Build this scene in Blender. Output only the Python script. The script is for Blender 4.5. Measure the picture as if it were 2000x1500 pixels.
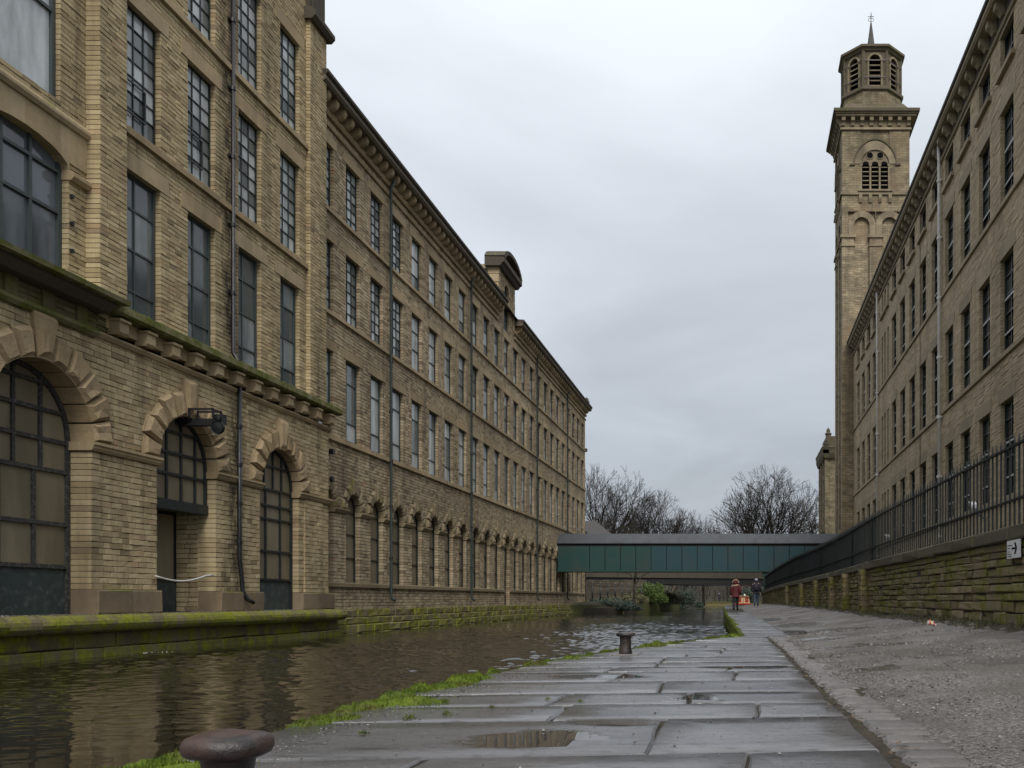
import bpy, bmesh, math, random
import numpy as np
from mathutils import Vector

scene = bpy.context.scene
for o in list(bpy.data.objects):
    bpy.data.objects.remove(o)
R = math.radians
rnd = random.Random(7)

# ------------------------------------------------------------------ camera
CAMZ = 0.70
cam_d = bpy.data.cameras.new("camera")
cam = bpy.data.objects.new("camera", cam_d)
scene.collection.objects.link(cam)
cam.location = (0, 0, CAMZ)
cam.rotation_euler = (R(90), 0, 0)
cam_d.sensor_fit = 'HORIZONTAL'
cam_d.sensor_width = 36.0
cam_d.lens = 32.4
cam_d.shift_x = -0.225
cam_d.shift_y = 0.2105
cam_d.clip_start = 0.05
cam_d.clip_end = 4000
scene.camera = cam

# ------------------------------------------------------------------ sky and sun
SUN_EL, SUN_AZ = 44.0, 168.0        # azimuth clockwise from +Y
world = bpy.data.worlds.new("World")
scene.world = world
world.use_nodes = True
wt = world.node_tree
wt.nodes.clear()
def wn(t, **k):
    n = wt.nodes.new(t)
    for a, b in k.items():
        setattr(n, a, b)
    return n
out = wn('ShaderNodeOutputWorld'); bg = wn('ShaderNodeBackground')
bg.inputs['Strength'].default_value = 0.1
sky = wn('ShaderNodeTexSky', sky_type='NISHITA', sun_disc=False)
sky.sun_elevation = R(SUN_EL); sky.sun_rotation = R(SUN_AZ)
sky.air_density = 1.0; sky.dust_density = 3.0
tc = wn('ShaderNodeTexCoord')
sep = wn('ShaderNodeSeparateXYZ')
wt.links.new(tc.outputs['Generated'], sep.inputs[0])
# overcast luminance rising from horizon to zenith (CIE overcast sky)
mr = wn('ShaderNodeMapRange'); mr.inputs[1].default_value = -0.02; mr.inputs[2].default_value = 1.0
mr.inputs[3].default_value = 2.35; mr.inputs[4].default_value = 8.4
wt.links.new(sep.outputs['Z'], mr.inputs[0])
# cloud texture on a flat ceiling of cloud
addz = wn('ShaderNodeMath', operation='ADD'); addz.inputs[1].default_value = 0.22
wt.links.new(sep.outputs['Z'], addz.inputs[0])
mxz = wn('ShaderNodeMath', operation='MAXIMUM'); mxz.inputs[1].default_value = 0.1
wt.links.new(addz.outputs[0], mxz.inputs[0])
comb = wn('ShaderNodeCombineXYZ')
wt.links.new(mxz.outputs[0], comb.inputs[0]); wt.links.new(mxz.outputs[0], comb.inputs[1]); comb.inputs[2].default_value = 1.0
vdiv = wn('ShaderNodeVectorMath', operation='DIVIDE')
wt.links.new(tc.outputs['Generated'], vdiv.inputs[0]); wt.links.new(comb.outputs[0], vdiv.inputs[1])
nz = wn('ShaderNodeTexNoise'); nz.inputs['Scale'].default_value = 1.5; nz.inputs['Detail'].default_value = 8; nz.inputs['Roughness'].default_value = 0.5
nz.inputs['Distortion'].default_value = 0.35
wt.links.new(vdiv.outputs[0], nz.inputs['Vector'])
cr = wn('ShaderNodeMapRange'); cr.inputs[1].default_value = 0.3; cr.inputs[2].default_value = 0.7
cr.inputs[3].default_value = 0.84; cr.inputs[4].default_value = 1.14
wt.links.new(nz.outputs[0], cr.inputs[0])
lum = wn('ShaderNodeMath', operation='MULTIPLY')
wt.links.new(mr.outputs[0], lum.inputs[0]); wt.links.new(cr.outputs[0], lum.inputs[1])
tint = wn('ShaderNodeMix', data_type='RGBA'); 
tint.inputs[6].default_value = (0.86, 0.93, 1.03, 1); tint.inputs[7].default_value = (0.95, 0.98, 1.01, 1)
wt.links.new(sep.outputs['Z'], tint.inputs[0])
cm = wn('ShaderNodeVectorMath', operation='SCALE')
wt.links.new(tint.outputs[2], cm.inputs[0]); wt.links.new(lum.outputs[0], cm.inputs['Scale'])
mixs = wn('ShaderNodeMix', data_type='RGBA'); mixs.inputs[0].default_value = 0.93
wt.links.new(sky.outputs[0], mixs.inputs[6]); wt.links.new(cm.outputs[0], mixs.inputs[7])
wt.links.new(mixs.outputs[2], bg.inputs['Color'])
wt.links.new(bg.outputs[0], out.inputs[0])

sun_d = bpy.data.lights.new("sun", 'SUN')
sun_d.energy = 1.5; sun_d.angle = R(25); sun_d.color = (1.0, 0.95, 0.88)
sun = bpy.data.objects.new("sun", sun_d)
scene.collection.objects.link(sun)
a, e = R(SUN_AZ), R(SUN_EL)
sdir = Vector((math.sin(a) * math.cos(e), math.cos(a) * math.cos(e), math.sin(e)))
sun.rotation_euler = sdir.to_track_quat('Z', 'Y').to_euler()
sun.location = (0, -20, 60)

vs = scene.view_settings
vs.view_transform = 'Standard'; vs.look = 'None'; vs.exposure = 0.76; vs.gamma = 1.0
vs.use_curve_mapping = False
scene.cycles.max_bounces = 6
scene.cycles.use_denoising = True

# ------------------------------------------------------------------ material helpers
class NT:
    def __init__(s, name):
        s.m = bpy.data.materials.new(name); s.m.use_nodes = True
        s.t = s.m.node_tree; s.t.nodes.clear()
        s.out = s.n('ShaderNodeOutputMaterial'); s.p = s.n('ShaderNodeBsdfPrincipled')
        s.l(s.p.outputs[0], s.out.inputs[0])
        s._pos = None
    def n(s, t, **k):
        n = s.t.nodes.new(t)
        for a, b in k.items(): setattr(n, a, b)
        return n
    def l(s, a, b): s.t.links.new(a, b)
    def put(s, inp, v):
        if hasattr(v, 'is_linked'): s.l(v, inp)
        else: inp.default_value = v
    def pos(s):
        if s._pos is None:
            g = s.n('ShaderNodeNewGeometry'); s.g = g; s._pos = g.outputs['Position']
        return s._pos
    def geo(s): s.pos(); return s.g
    def scalev(s, v, sc):
        m = s.n('ShaderNodeVectorMath', operation='MULTIPLY'); s.put(m.inputs[0], v); m.inputs[1].default_value = sc
        return m.outputs[0]
    def noise(s, scale, detail=4, rough=.55, vec=None, st=(1, 1, 1), dist=0):
        v = s.pos() if vec is None else vec
        if st != (1, 1, 1): v = s.scalev(v, st)
        n = s.n('ShaderNodeTexNoise'); s.l(v, n.inputs['Vector'])
        n.inputs['Scale'].default_value = scale; n.inputs['Detail'].default_value = detail
        n.inputs['Roughness'].default_value = rough; n.inputs['Distortion'].default_value = dist
        return n.outputs[0]
    def ramp(s, v, a, b, lo=0., hi=1., clamp=True):
        m = s.n('ShaderNodeMapRange', clamp=clamp); s.put(m.inputs[0], v)
        m.inputs[1].default_value = a; m.inputs[2].default_value = b; m.inputs[3].default_value = lo; m.inputs[4].default_value = hi
        return m.outputs[0]
    def math(s, op, a, b=0.):
        m = s.n('ShaderNodeMath', operation=op); s.put(m.inputs[0], a); s.put(m.inputs[1], b); return m.outputs[0]
    def mix(s, f, a, b, mode='MIX'):
        m = s.n('ShaderNodeMix', data_type='RGBA', blend_type=mode)
        s.put(m.inputs[0], f)
        for i, c in ((6, a), (7, b)):
            if isinstance(c, tuple): m.inputs[i].default_value = (c[0], c[1], c[2], 1)
            else: s.l(c, m.inputs[i])
        return m.outputs[2]
    def cramp(s, v, stops):
        r = s.n('ShaderNodeValToRGB'); s.l(v, r.inputs[0]); e = r.color_ramp.elements
        while len(e) < len(stops): e.new(0.5)
        for i, (p, c) in enumerate(stops):
            e[i].position = p; e[i].color = (c[0], c[1], c[2], 1)
        return r.outputs[0]
    def rand(s):
        g = s.geo(); oi = s.n('ShaderNodeObjectInfo')
        a = s.math('ADD', g.outputs['Random Per Island'], oi.outputs['Random'])
        return s.math('FRACT', a)
    def bump(s, h, strength=.5, dist=.02, prev=None):
        b = s.n('ShaderNodeBump'); b.inputs['Strength'].default_value = strength; b.inputs['Distance'].default_value = dist
        s.l(h, b.inputs['Height'])
        if prev: s.l(prev, b.inputs['Normal'])
        return b.outputs[0]
    def fin(s, col=None, rough=None, normal=None, metal=None, spec=None):
        p = s.p
        if col is not None:
            if isinstance(col, tuple): p.inputs['Base Color'].default_value = (col[0], col[1], col[2], 1)
            else: s.l(col, p.inputs['Base Color'])
        if rough is not None: s.put(p.inputs['Roughness'], rough)
        if normal is not None: s.l(normal, p.inputs['Normal'])
        if metal is not None: s.put(p.inputs['Metallic'], metal)
        if spec is not None: p.inputs['Specular IOR Level'].default_value = spec
        return s.m

def stone(name, stops, moss=0., mosscol=(.07, .095, .012), soot=.35, rough=.88, bump=.6, bd=.009, pipe=None, fine=28, mossup=0., streak=.0):
    t = NT(name)
    c = t.cramp(t.rand(), stops)
    n1 = t.noise(0.45, 4); n2 = t.noise(6, 5, .65); n3 = t.noise(fine, 6, .7)
    c = t.mix(t.ramp(n1, .35, .7, 0, soot), c, (.075, .062, .045))
    c = t.mix(t.ramp(n2, .35, .75, .0, .4), c, t.mix(1., c, (.62, .58, .52), 'MULTIPLY'))
    c = t.mix(t.ramp(n3, .45, .8, .0, .45), c, t.mix(1., c, (1.3, 1.28, 1.25), 'MULTIPLY'))
    if streak:
        sk = t.noise(1.6, 5, .6, st=(1, 1, .08))
        c = t.mix(t.ramp(sk, .5, .72, 0, streak), c, (.05, .043, .034))
    if pipe:
        for py, wd, ztop, zbot in pipe:
            sp = t.n('ShaderNodeSeparateXYZ'); t.l(t.pos(), sp.inputs[0])
            d = t.math('ABSOLUTE', t.math('SUBTRACT', sp.outputs[1], py))
            f = t.ramp(d, wd * .25, wd, 1, 0)
            zz = t.ramp(sp.outputs[2], zbot, zbot + .8, 0, 1)
            zt = t.ramp(sp.outputs[2], ztop - .6, ztop, 1, 0)
            k = t.math('MULTIPLY', t.math('MULTIPLY', f, zz), t.math('MULTIPLY', zt, t.ramp(t.noise(3.5, 5, .7, st=(1, 1, .35)), .36, .6)))
            c = t.mix(t.math('MULTIPLY', k, .85), c, (.022, .021, .019))
    if moss or mossup:
        f = None
        mn = t.noise(2.2, 6, .68)
        if moss: f = t.ramp(mn, .62 - moss * .4, .82 - moss * .4)
        if mossup:
            sp = t.n('ShaderNodeSeparateXYZ'); t.l(t.geo().outputs['Normal'], sp.inputs[0])
            u = t.math('MULTIPLY', t.ramp(sp.outputs[2], .2, .75), t.ramp(mn, .6 - mossup * .35, .75 - mossup * .35))
            f = u if f is None else t.math('MAXIMUM', f, u)
        mc = t.mix(t.ramp(t.noise(9, 5, .7), .3, .72), mosscol, (mosscol[0] * 2.4, mosscol[1] * 2.2, mosscol[2] * 1.6))
        c = t.mix(f, c, mc)
    h = t.math('ADD', t.math('MULTIPLY', n2, .7), t.math('MULTIPLY', n3, .45))
    return t.fin(c, rough, t.bump(h, bump, bd), spec=.25)

def plain(name, col, rough=.5, metal=0., var=.25, bump=.15, scale=8, spec=.5, dirt=None):
    t = NT(name)
    n = t.noise(scale, 5, .65)
    c = t.mix(t.ramp(n, .3, .75, 0, var), col, (col[0] * .45, col[1] * .45, col[2] * .45))
    if dirt: c = t.mix(t.ramp(t.noise(scale * .5, 6, .7), .5, .68, 0, dirt[1]), c, dirt[0])
    return t.fin(c, t.ramp(n, .3, .7, max(0, rough - .1), min(1, rough + .12)), t.bump(t.noise(scale * 5, 4), bump, .01), metal, spec)

M = {}
# sandstone of the near mill: warm buff blocks
buff = [(0, (.25, .195, .115)), (.06, (.36, .285, .165)), (.35, (.44, .352, .208)), (.75, (.50, .408, .245)), (.93, (.53, .44, .275)), (.97, (.42, .30, .18)), (1, (.29, .23, .15))]
grey = [(0, (.20, .16, .105)), (.08, (.32, .258, .168)), (.5, (.42, .342, .225)), (.8, (.485, .40, .27)), (.94, (.51, .43, .295)), (.975, (.37, .25, .155)), (1, (.26, .2, .135))]
warm = [(0, (.39, .318, .215)), (.3, (.44, .36, .245)), (.7, (.48, .395, .27)), (1, (.51, .425, .295))]
M['bay'] = stone('buff_sandstone_blocks', buff, soot=.3, pipe=[(26.35, .75, 21, 7.6), (26.35, .6, 6.7, .2)], streak=.55)
M['wing'] = stone('grey_buff_sandstone_blocks', grey, soot=.4, streak=.5)
M['right'] = stone('warm_sandstone_blocks', warm, soot=.25, bump=.5, streak=.3)
M['mortar'] = stone('dark_mortar', [(0, (.028, .023, .017)), (1, (.04, .033, .024))], soot=.4)
M['mortar_r'] = stone('mortar_right', [(0, (.09, .073, .052)), (1, (.11, .09, .064))], soot=.3)
dress = [(0, (.36, .275, .165)), (.5, (.43, .335, .205)), (1, (.47, .375, .24))]
M['dressed'] = stone('dressed_sandstone', dress, soot=.45, bump=.25, mossup=.25, streak=.35)
M['dressed_r'] = stone('dressed_sandstone_right', [(0, (.30, .25, .175)), (1, (.37, .31, .22))], soot=.3, bump=.25, streak=.2)
M['rustic'] = stone('rock_faced_sandstone', [(0, (.29, .215, .125)), (.5, (.37, .28, .168)), (1, (.42, .325, .2))], soot=.35, bump=1.0, bd=.03, fine=18)
M['rustic_w'] = stone('rock_faced_weathered', [(0, (.24, .19, .12)), (1, (.33, .27, .18))], soot=.55, bump=.9, moss=.22, mosscol=(.10, .105, .03))
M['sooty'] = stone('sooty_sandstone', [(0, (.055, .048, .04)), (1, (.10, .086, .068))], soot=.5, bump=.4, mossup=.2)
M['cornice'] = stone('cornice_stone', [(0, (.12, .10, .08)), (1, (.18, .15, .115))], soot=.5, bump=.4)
M['mossy_ledge'] = stone('moss_stained_ledge', [(0, (.19, .17, .10)), (1, (.23, .2, .12))], soot=.25, bump=.6, moss=.62, mosscol=(.055, .065, .015), mossup=.8)
M['mossy_frieze'] = stone('moss_stained_frieze', [(0, (.12, .10, .05)), (1, (.17, .14, .075))], soot=.5, bump=.6, moss=.45, mosscol=(.045, .05, .012))
M['quay'] = stone('moss_covered_quay_stone', [(0, (.10, .088, .05)), (1, (.2, .17, .10))], soot=.3, bump=1.0, bd=.03, moss=.53, mosscol=(.10, .115, .008), rough=.8, streak=.5)
M['quay_far'] = stone('mossy_quay_courses', [(0, (.14, .12, .075)), (1, (.22, .185, .12))], soot=.35, bump=.9, moss=.56, mosscol=(.10, .11, .012), rough=.8, streak=.2)
M['plinth'] = stone('plinth_sandstone', [(0, (.20, .15, .10)), (1, (.31, .245, .165))], soot=.6, bump=.3, mossup=.5, streak=.3)
M['retwall'] = stone('towpath_wall_stone', [(0, (.14, .105, .07)), (.4, (.215, .17, .112)), (.8, (.27, .215, .14)), (1, (.17, .115, .085))], soot=.4, bump=.9, bd=.02, moss=.52, mosscol=(.08, .082, .018))
M['coping'] = stone('dark_coping_stone', [(0, (.085, .075, .055)), (1, (.13, .115, .082))], soot=.5, bump=.5, moss=.25, mosscol=(.05, .055, .02))
M['edge'] = stone('canal_edge_stone', [(0, (.13, .11, .08)), (1, (.2, .175, .13))], soot=.4, bump=.9, moss=.62, mosscol=(.08, .11, .01))
M['slate'] = stone('slate_roof', [(0, (.06, .06, .062)), (1, (.1, .1, .1))], soot=.3, bump=.3)
M['iron'] = plain('black_painted_iron', (.012, .012, .014), .42)
M['iron_green'] = plain('dark_green_railing_paint', (.006, .010, .010), .55, spec=.25)
M['pipe_green'] = plain('green_grey_pipe_paint', (.032, .045, .042), .45)
M['pipe_white'] = plain('off_white_pipe_paint', (.72, .70, .67), .5, dirt=((.42, .38, .33), .4))
M['frame'] = plain('dark_window_frame_paint', (.016, .022, .023), .45)
M['frame_teal'] = plain('teal_grey_frame_paint', (.045, .062, .064), .5)
M['frame_rt'] = plain('black_green_sash_paint', (.012, .018, .017), .4)
M['sash'] = plain('pale_lit_sash_paint', (.5, .52, .52), .4)
M['droppings'] = plain('grime_crusted_frame', (.03, .03, .028), .9, dirt=((.2, .19, .17), .5), scale=30)
M['teal_panel'] = plain('weathered_teal_boards', (.03, .045, .048), .6, dirt=((.14, .15, .14), .45), scale=10, bump=.3)
M['bridge_teal'] = plain('teal_bridge_paint', (.011, .050, .064), .45, var=.35, scale=1.1, bump=.1, dirt=((.035, .035, .028), .5))
M['bridge_green'] = plain('green_bridge_paint', (.012, .052, .047), .45, var=.35, scale=1.1, bump=.1, dirt=((.035, .035, .028), .5))
M['bridge_roof'] = plain('grey_lead_roof', (.05, .058, .064), .5, scale=1.5, dirt=((.03, .03, .03), .6))
M['concrete'] = stone('stained_concrete', [(0, (.06, .054, .043)), (1, (.085, .075, .06))], soot=.7, bump=.3, streak=.7)
M['white'] = plain('white_paint', (.62, .62, .62), .5, var=.1)
M['black'] = plain('black_print_and_shade', (.006, .006, .006), .8, spec=.05)  # sign print; also paints the shade inside the tower openings
M['packet'] = plain('dull_white_foil', (.36, .35, .33), .5)
M['lamp_white'] = plain('weathered_lamp_casing', (.34, .34, .35), .5)
# special materials
def glass(name, base, light, frac, rough=.06, brown=None):
    t = NT(name)
    oi = t.n('ShaderNodeObjectInfo')
    f = t.ramp(oi.outputs['Random'], 1 - frac - .04, 1 - frac + .04)
    sm = t.noise(1.2, 4, .6, st=(1, 1, .3))
    lt = t.mix(t.ramp(sm, .4, .65), light, (light[0] * .5, light[1] * .5, light[2] * .5))
    c = t.mix(f, base, lt)
    c = t.mix(t.ramp(t.noise(14, 5, .7), .55, .75, 0, .25), c, (.12, .12, .11))
    nb = t.bump(t.noise(.9, 2), .12, .05)
    return t.fin(c, t.ramp(t.noise(3, 4), .3, .7, rough, rough + .08), nb, spec=.55)
M['glass'] = glass('dark_window_glass', (.075, .09, .098), (.26, .295, .31), .4)  # base raised to blue-grey in place of sky mirrored in the panes
M['glass_pale'] = glass('pale_frosted_glass', (.12, .14, .145), (.5, .545, .555), .62, .1)  # frosted panes, with mirrored sky also put into the pale base
M['glass_rt'] = glass('dark_sash_glass', (.008, .012, .012), (.05, .065, .065), .25, .05)
M['glass_big'] = glass('blind_backed_glass', (.46, .50, .52), (.5, .54, .56), .5, .04)
M['glass_blue'] = glass('grey_blue_reflecting_glass', (.105, .125, .15), (.13, .15, .175), .5, .05)
def boards(name, col):
    t = NT(name)
    n = t.noise(1.1, 4, .6, st=(1, 1, .25))
    c = t.mix(t.ramp(n, .35, .65), col, (col[0] * .6, col[1] * .6, col[2] * .58))
    c = t.mix(t.ramp(t.noise(40, 4, .7), .62, .75, 0, .4), c, (.2, .19, .17))
    return t.fin(c, .34, t.bump(t.noise(2, 3), .1, .05), spec=.4)
M['boarded'] = boards('dusty_brown_glazing', (.23, .195, .135))

t = NT('canal_water')
v1 = t.noise(2.6, 3, .55, st=(.8, 1.3, 1), dist=.3)
v2 = t.noise(7, 3, .6, st=(.7, 1.5, 1), dist=.2)
v3 = t.noise(.22, 3, .5)
ax = t.ramp(v3, .40, .62, .35, 1.15)
sp = t.n('ShaderNodeSeparateXYZ'); t.l(t.pos(), sp.inputs[0])
# a breeze ruffles the open reach, the water under the mill wall lies calm
cross = t.math('SUBTRACT', sp.outputs[1], t.math('MULTIPLY', sp.outputs[0], 0.0))
breeze = t.math('MULTIPLY', t.ramp(sp.outputs[1], 8, 20, .2, 1.0), t.ramp(sp.outputs[0], -13, -6, .45, 1))
h = t.math('ADD', t.math('MULTIPLY', v1, .75), t.math('MULTIPLY', v2, .22))
h = t.math('MULTIPLY', h, t.math('MULTIPLY', ax, breeze))
t.fin((.016, .0125, .007), .03, t.bump(h, .55, .05), spec=.6)
M['water'] = t.m

t = NT('shallow_gravel_puddle')
t.fin((.06, .055, .05), .2, t.bump(t.noise(14, 4), .3, .02), spec=.55); M['puddle_g'] = t.m
t = NT('puddle_water')
h = t.noise(9, 3, .5)
t.fin((.03, .026, .02), .02, t.bump(h, .06, .01), spec=.55)
M['puddle'] = t.m

t = NT('wet_flagstone')
base = t.cramp(t.rand(), [(0, (.10, .10, .106)), (.5, (.135, .135, .143)), (1, (.175, .174, .182))])
n1 = t.noise(.9, 5, .6); n2 = t.noise(7, 6, .7, st=(1, 2.6, 1)); n3 = t.noise(55, 5, .75)
c = t.mix(t.ramp(n1, .42, .68, 0, .55), base, (.045, .042, .04))
c = t.mix(t.ramp(n2, .52, .66, 0, .75), c, (.035, .032, .03))
c = t.mix(t.ramp(t.noise(2.2, 6, .75, st=(.6, 3.2, 1)), .56, .66, 0, .7), c, (.03, .028, .027))
c = t.mix(t.ramp(n3, .62, .78, 0, .35), c, (.22, .21, .20))
wet = t.ramp(t.noise(.8, 5, .6), .35, .65, .07, .27)
rg = t.math('ADD', wet, t.ramp(n2, .5, .8, 0, .25))
def hollow(t, spots):
    # standing water in shallow hollows with ragged damp margins
    f = None
    wob = t.noise(3.2, 5, .65); wob2 = t.noise(14, 4, .6)
    for cx, cy, rx, ry in spots:
        v = t.n('ShaderNodeVectorMath', operation='SUBTRACT'); t.l(t.pos(), v.inputs[0]); v.inputs[1].default_value = (cx, cy, 0)
        w = t.n('ShaderNodeVectorMath', operation='MULTIPLY'); t.l(v.outputs[0], w.inputs[0]); w.inputs[1].default_value = (1 / rx, 1 / ry, 0)
        ln = t.n('ShaderNodeVectorMath', operation='LENGTH'); t.l(w.outputs[0], ln.inputs[0])
        d = t.math('ADD', ln.outputs['Value'], t.math('ADD', t.math('MULTIPLY', wob, 1.1), t.math('MULTIPLY', wob2, .45)))
        k = t.ramp(d, 1.55, 1.85, 1, 0)
        f = k if f is None else t.math('MAXIMUM', f, k)
    return f
pud = hollow(t, [(-.98, 4.62, .42, .36), (-.30, 6.5, .2, .3), (-.75, 5.3, .3, .2), (.05, 9.6, .5, .25), (-1.3, 8.4, .5, .3)])
c = t.mix(t.math('MULTIPLY', pud, .8), c, (.04, .034, .026))
rg = t.mix(pud, rg, (.025, .025, .025))
h = t.math('ADD', t.math('MULTIPLY', n2, .8), t.math('MULTIPLY', n3, .3))
h = t.math('MULTIPLY', h, t.math('SUBTRACT', 1.0, pud))
t.fin(c, rg, t.bump(h, .42, .014), spec=.5)
M['flag'] = t.m

t = NT('wet_sett')
base = t.cramp(t.rand(), [(0, (.09, .083, .078)), (1, (.145, .13, .122))])
n2 = t.noise(9, 6, .7); n3 = t.noise(60, 5, .75)
c = t.mix(t.ramp(n2, .45, .75, 0, .6), base, (.045, .04, .036))
t.fin(c, t.ramp(n2, .35, .7, .28, .6), t.bump(t.math('ADD', n2, t.math('MULTIPLY', n3, .4)), .6, .02), spec=.45)
M['sett'] = t.m

t = NT('towpath_gravel')
n1 = t.noise(.5, 5, .6); n2 = t.noise(38, 5, .7); vo = t.n('ShaderNodeTexVoronoi'); t.l(t.pos(), vo.inputs['Vector']); vo.inputs['Scale'].default_value = 42
c = t.cramp(n2, [(.3, (.03, .027, .024)), (.5, (.13, .12, .108)), (.64, (.30, .285, .262)), (.78, (.5, .48, .45))])
c = t.mix(t.ramp(n1, .4, .62, 0, .75), c, (.07, .058, .045))
c = t.mix(t.ramp(t.noise(.9, 5, .65, st=(1.6, .5, 1)), .5, .62, 0, .6), c, t.mix(1., c, (.42, .39, .36), 'MULTIPLY'))
c = t.mix(t.ramp(t.noise(3, 5, .7), .6, .72, 0, .5), c, (.05, .043, .033))
h = t.math('ADD', t.math('MULTIPLY', n2, .7), t.math('MULTIPLY', vo.outputs[0], .7))
pud = hollow(t, [(1.7, 13.0, .8, .5), (1.3, 15.5, .5, .9), (2.0, 19.5, 1.0, 1.3), (1.5, 25, .8, 2.2), (.9, 33, .7, 3), (1.2, 9.0, .5, .35)])
c = t.mix(t.math('MULTIPLY', pud, .45), c, (.07, .062, .053))
h = t.math('MULTIPLY', h, t.math('SUBTRACT', 1.0, pud))
rg = t.mix(pud, t.ramp(n1, .3, .7, .45, .8), (.16, .16, .16))
t.fin(c, rg, t.bump(h, 1.0, .03), spec=.5)
M['gravel'] = t.m

t = NT('gravel_stones')
c = t.cramp(t.rand(), [(0, (.03, .027, .024)), (.45, (.095, .087, .078)), (.85, (.17, .16, .145)), (1, (.30, .29, .27))])
t.fin(c, .5, spec=.4); M['chips'] = t.m

t = NT('soil')
n = t.noise(7, 6, .7)
c = t.mix(t.ramp(n, .35, .7), (.018, .015, .011), (.06, .048, .033))
c = t.mix(t.ramp(t.noise(1.6, 5), .56, .68, 0, .8), c, (.05, .062, .012))
t.fin(c, .85, t.bump(n, .8, .05), spec=.25); M['soil'] = t.m

def mossmat(name, a, b, d):
    t = NT(name)
    n = t.noise(6, 6, .7)
    c = t.mix(t.ramp(n, .3, .65), a, b)
    c = t.mix(t.ramp(t.noise(2.3, 5, .7), .5, .62, 0, .8), c, d)
    return t.fin(c, .8, t.bump(t.noise(90, 4), .8, .012), spec=.2)
M['moss'] = mossmat('green_moss', (.032, .052, .006), (.115, .16, .012), (.08, .066, .025))
M['grassy'] = mossmat('far_bank_grass', (.06, .075, .02), (.10, .105, .035), (.08, .065, .035))

def bark(name, a, b):
    t = NT(name); n = t.noise(3, 5, .7, st=(1, 1, .3))
    return t.fin(t.mix(t.ramp(n, .3, .7), a, b), .9, spec=.15)
M['bark'] = bark('winter_bark', (.018, .015, .013), (.042, .036, .029))
M['bark_far'] = bark('grey_winter_bark', (.024, .021, .017), (.05, .044, .034))
M['bark_pale'] = bark('pale_bark', (.10, .088, .066), (.17, .15, .115))
def leaf(name, a, b):
    t = NT(name)
    c = t.mix(t.rand(), a, b)
    t.p.inputs['Subsurface Weight'].default_value = 0.0
    return t.fin(c, .55, spec=.3)
M['leaf_green'] = leaf('ivy_green_leaf', (.03, .055, .012), (.09, .13, .025))
M['leaf_dark'] = leaf('dark_blue_green_leaf', (.022, .036, .026), (.055, .075, .055))
M['leaf_olive'] = leaf('olive_leaf', (.05, .055, .02), (.12, .11, .05))
M['red_coat'] = plain('dark_red_quilted_coat', (.085, .008, .014), .75, scale=25)
M['navy'] = plain('navy_black_jacket', (.016, .015, .026), .8, scale=25)
M['denim'] = plain('blue_jeans', (.045, .065, .11), .85, scale=25)
M['trouser'] = plain('black_trousers', (.012, .011, .014), .85, scale=25)
M['skin'] = plain('skin', (.45, .27, .2), .6, var=.1)
M['fur'] = plain('cream_fur_trim', (.52, .40, .27), .95, scale=40, bump=.8)
M['cap'] = plain('grey_blue_cap', (.33, .36, .47), .85)
M['boot'] = plain('black_leather', (.01, .01, .01), .5)
M['boat_red'] = plain('boat_red_paint', (.42, .02, .015), .3)
M['boat_cream'] = plain('boat_cream_paint', (.62, .52, .28), .35)
M['boat_black'] = plain('boat_black_paint', (.012, .012, .013), .4)
M['pack'] = plain('black_rucksack', (.02, .018, .028), .8, scale=25)
M['rope'] = plain('white_hose', (.6, .6, .58), .5)
t = NT('worn_bollard_iron')
n = t.noise(5, 6, .65)
c = t.mix(t.ramp(n, .45, .6), (.012, .009, .008), (.05, .026, .018))
c = t.mix(t.ramp(t.noise(3.2, 4), .5, .64, 0, .5), c, (.05, .042, .04))
t.fin(c, t.ramp(n, .3, .7, .28, .55), t.bump(t.noise(30, 5, .7), .5, .012), spec=.55); M['bollard'] = t.m

# ------------------------------------------------------------------ mesh helpers
WL = {}
COL = scene.collection
def wloc(o): return WL.get(o.name, Vector((0, 0, 0)))
def link(name, mesh, parent=None, loc=(0, 0, 0), scale=None):
    o = bpy.data.objects.new(name, mesh); COL.objects.link(o)
    w = Vector(loc); WL[o.name] = w
    if parent is not None:
        o.parent = parent; o.location = w - wloc(parent)
    else: o.location = w
    if scale: o.scale = scale
    return o
def tag(o, label=None, cat=None, group=None, kind=None):
    if label: o['label'] = label
    if cat: o['category'] = cat
    if group: o['group'] = group
    if kind: o['kind'] = kind
    return o
def thing(name, label, cat, loc=(0, 0, 0), group=None):
    return tag(link(name, None, None, loc), label, cat, group)

def ident(p): return p
def mapL(X0): return (lambda p: np.stack([X0 + p[:, 2], p[:, 0], p[:, 1]], 1)), False
def mapR(X0): return (lambda p: np.stack([X0 - p[:, 2], p[:, 0], p[:, 1]], 1)), True
def mapF(Y0): return (lambda p: np.stack([p[:, 0], Y0 - p[:, 2], p[:, 1]], 1)), False

def mesh_np(name, V, quads=None, polys=None, mats=(), mi=None, smooth=False, sharp=None):
    me = bpy.data.meshes.new(name)
    V = np.asarray(V, dtype=np.float32)
    if quads is not None:
        Q = np.asarray(quads, dtype=np.int32)
        me.vertices.add(len(V)); me.vertices.foreach_set('co', V.ravel())
        k = Q.shape[1]
        me.loops.add(Q.size); me.loops.foreach_set('vertex_index', Q.ravel())
        me.polygons.add(len(Q)); me.polygons.foreach_set('loop_start', np.arange(0, Q.size, k, dtype=np.int32))
        me.update(calc_edges=True)
        if not smooth: me.shade_flat()
    else:
        me.from_pydata([tuple(map(float, v)) for v in V], [], polys)
    for m in mats: me.materials.append(m)
    if mi is not None: me.polygons.foreach_set('material_index', np.asarray(mi, dtype=np.int32))
    if smooth: me.polygons.foreach_set('use_smooth', np.ones(len(me.polygons), dtype=bool))
    me.update()
    return me

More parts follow.
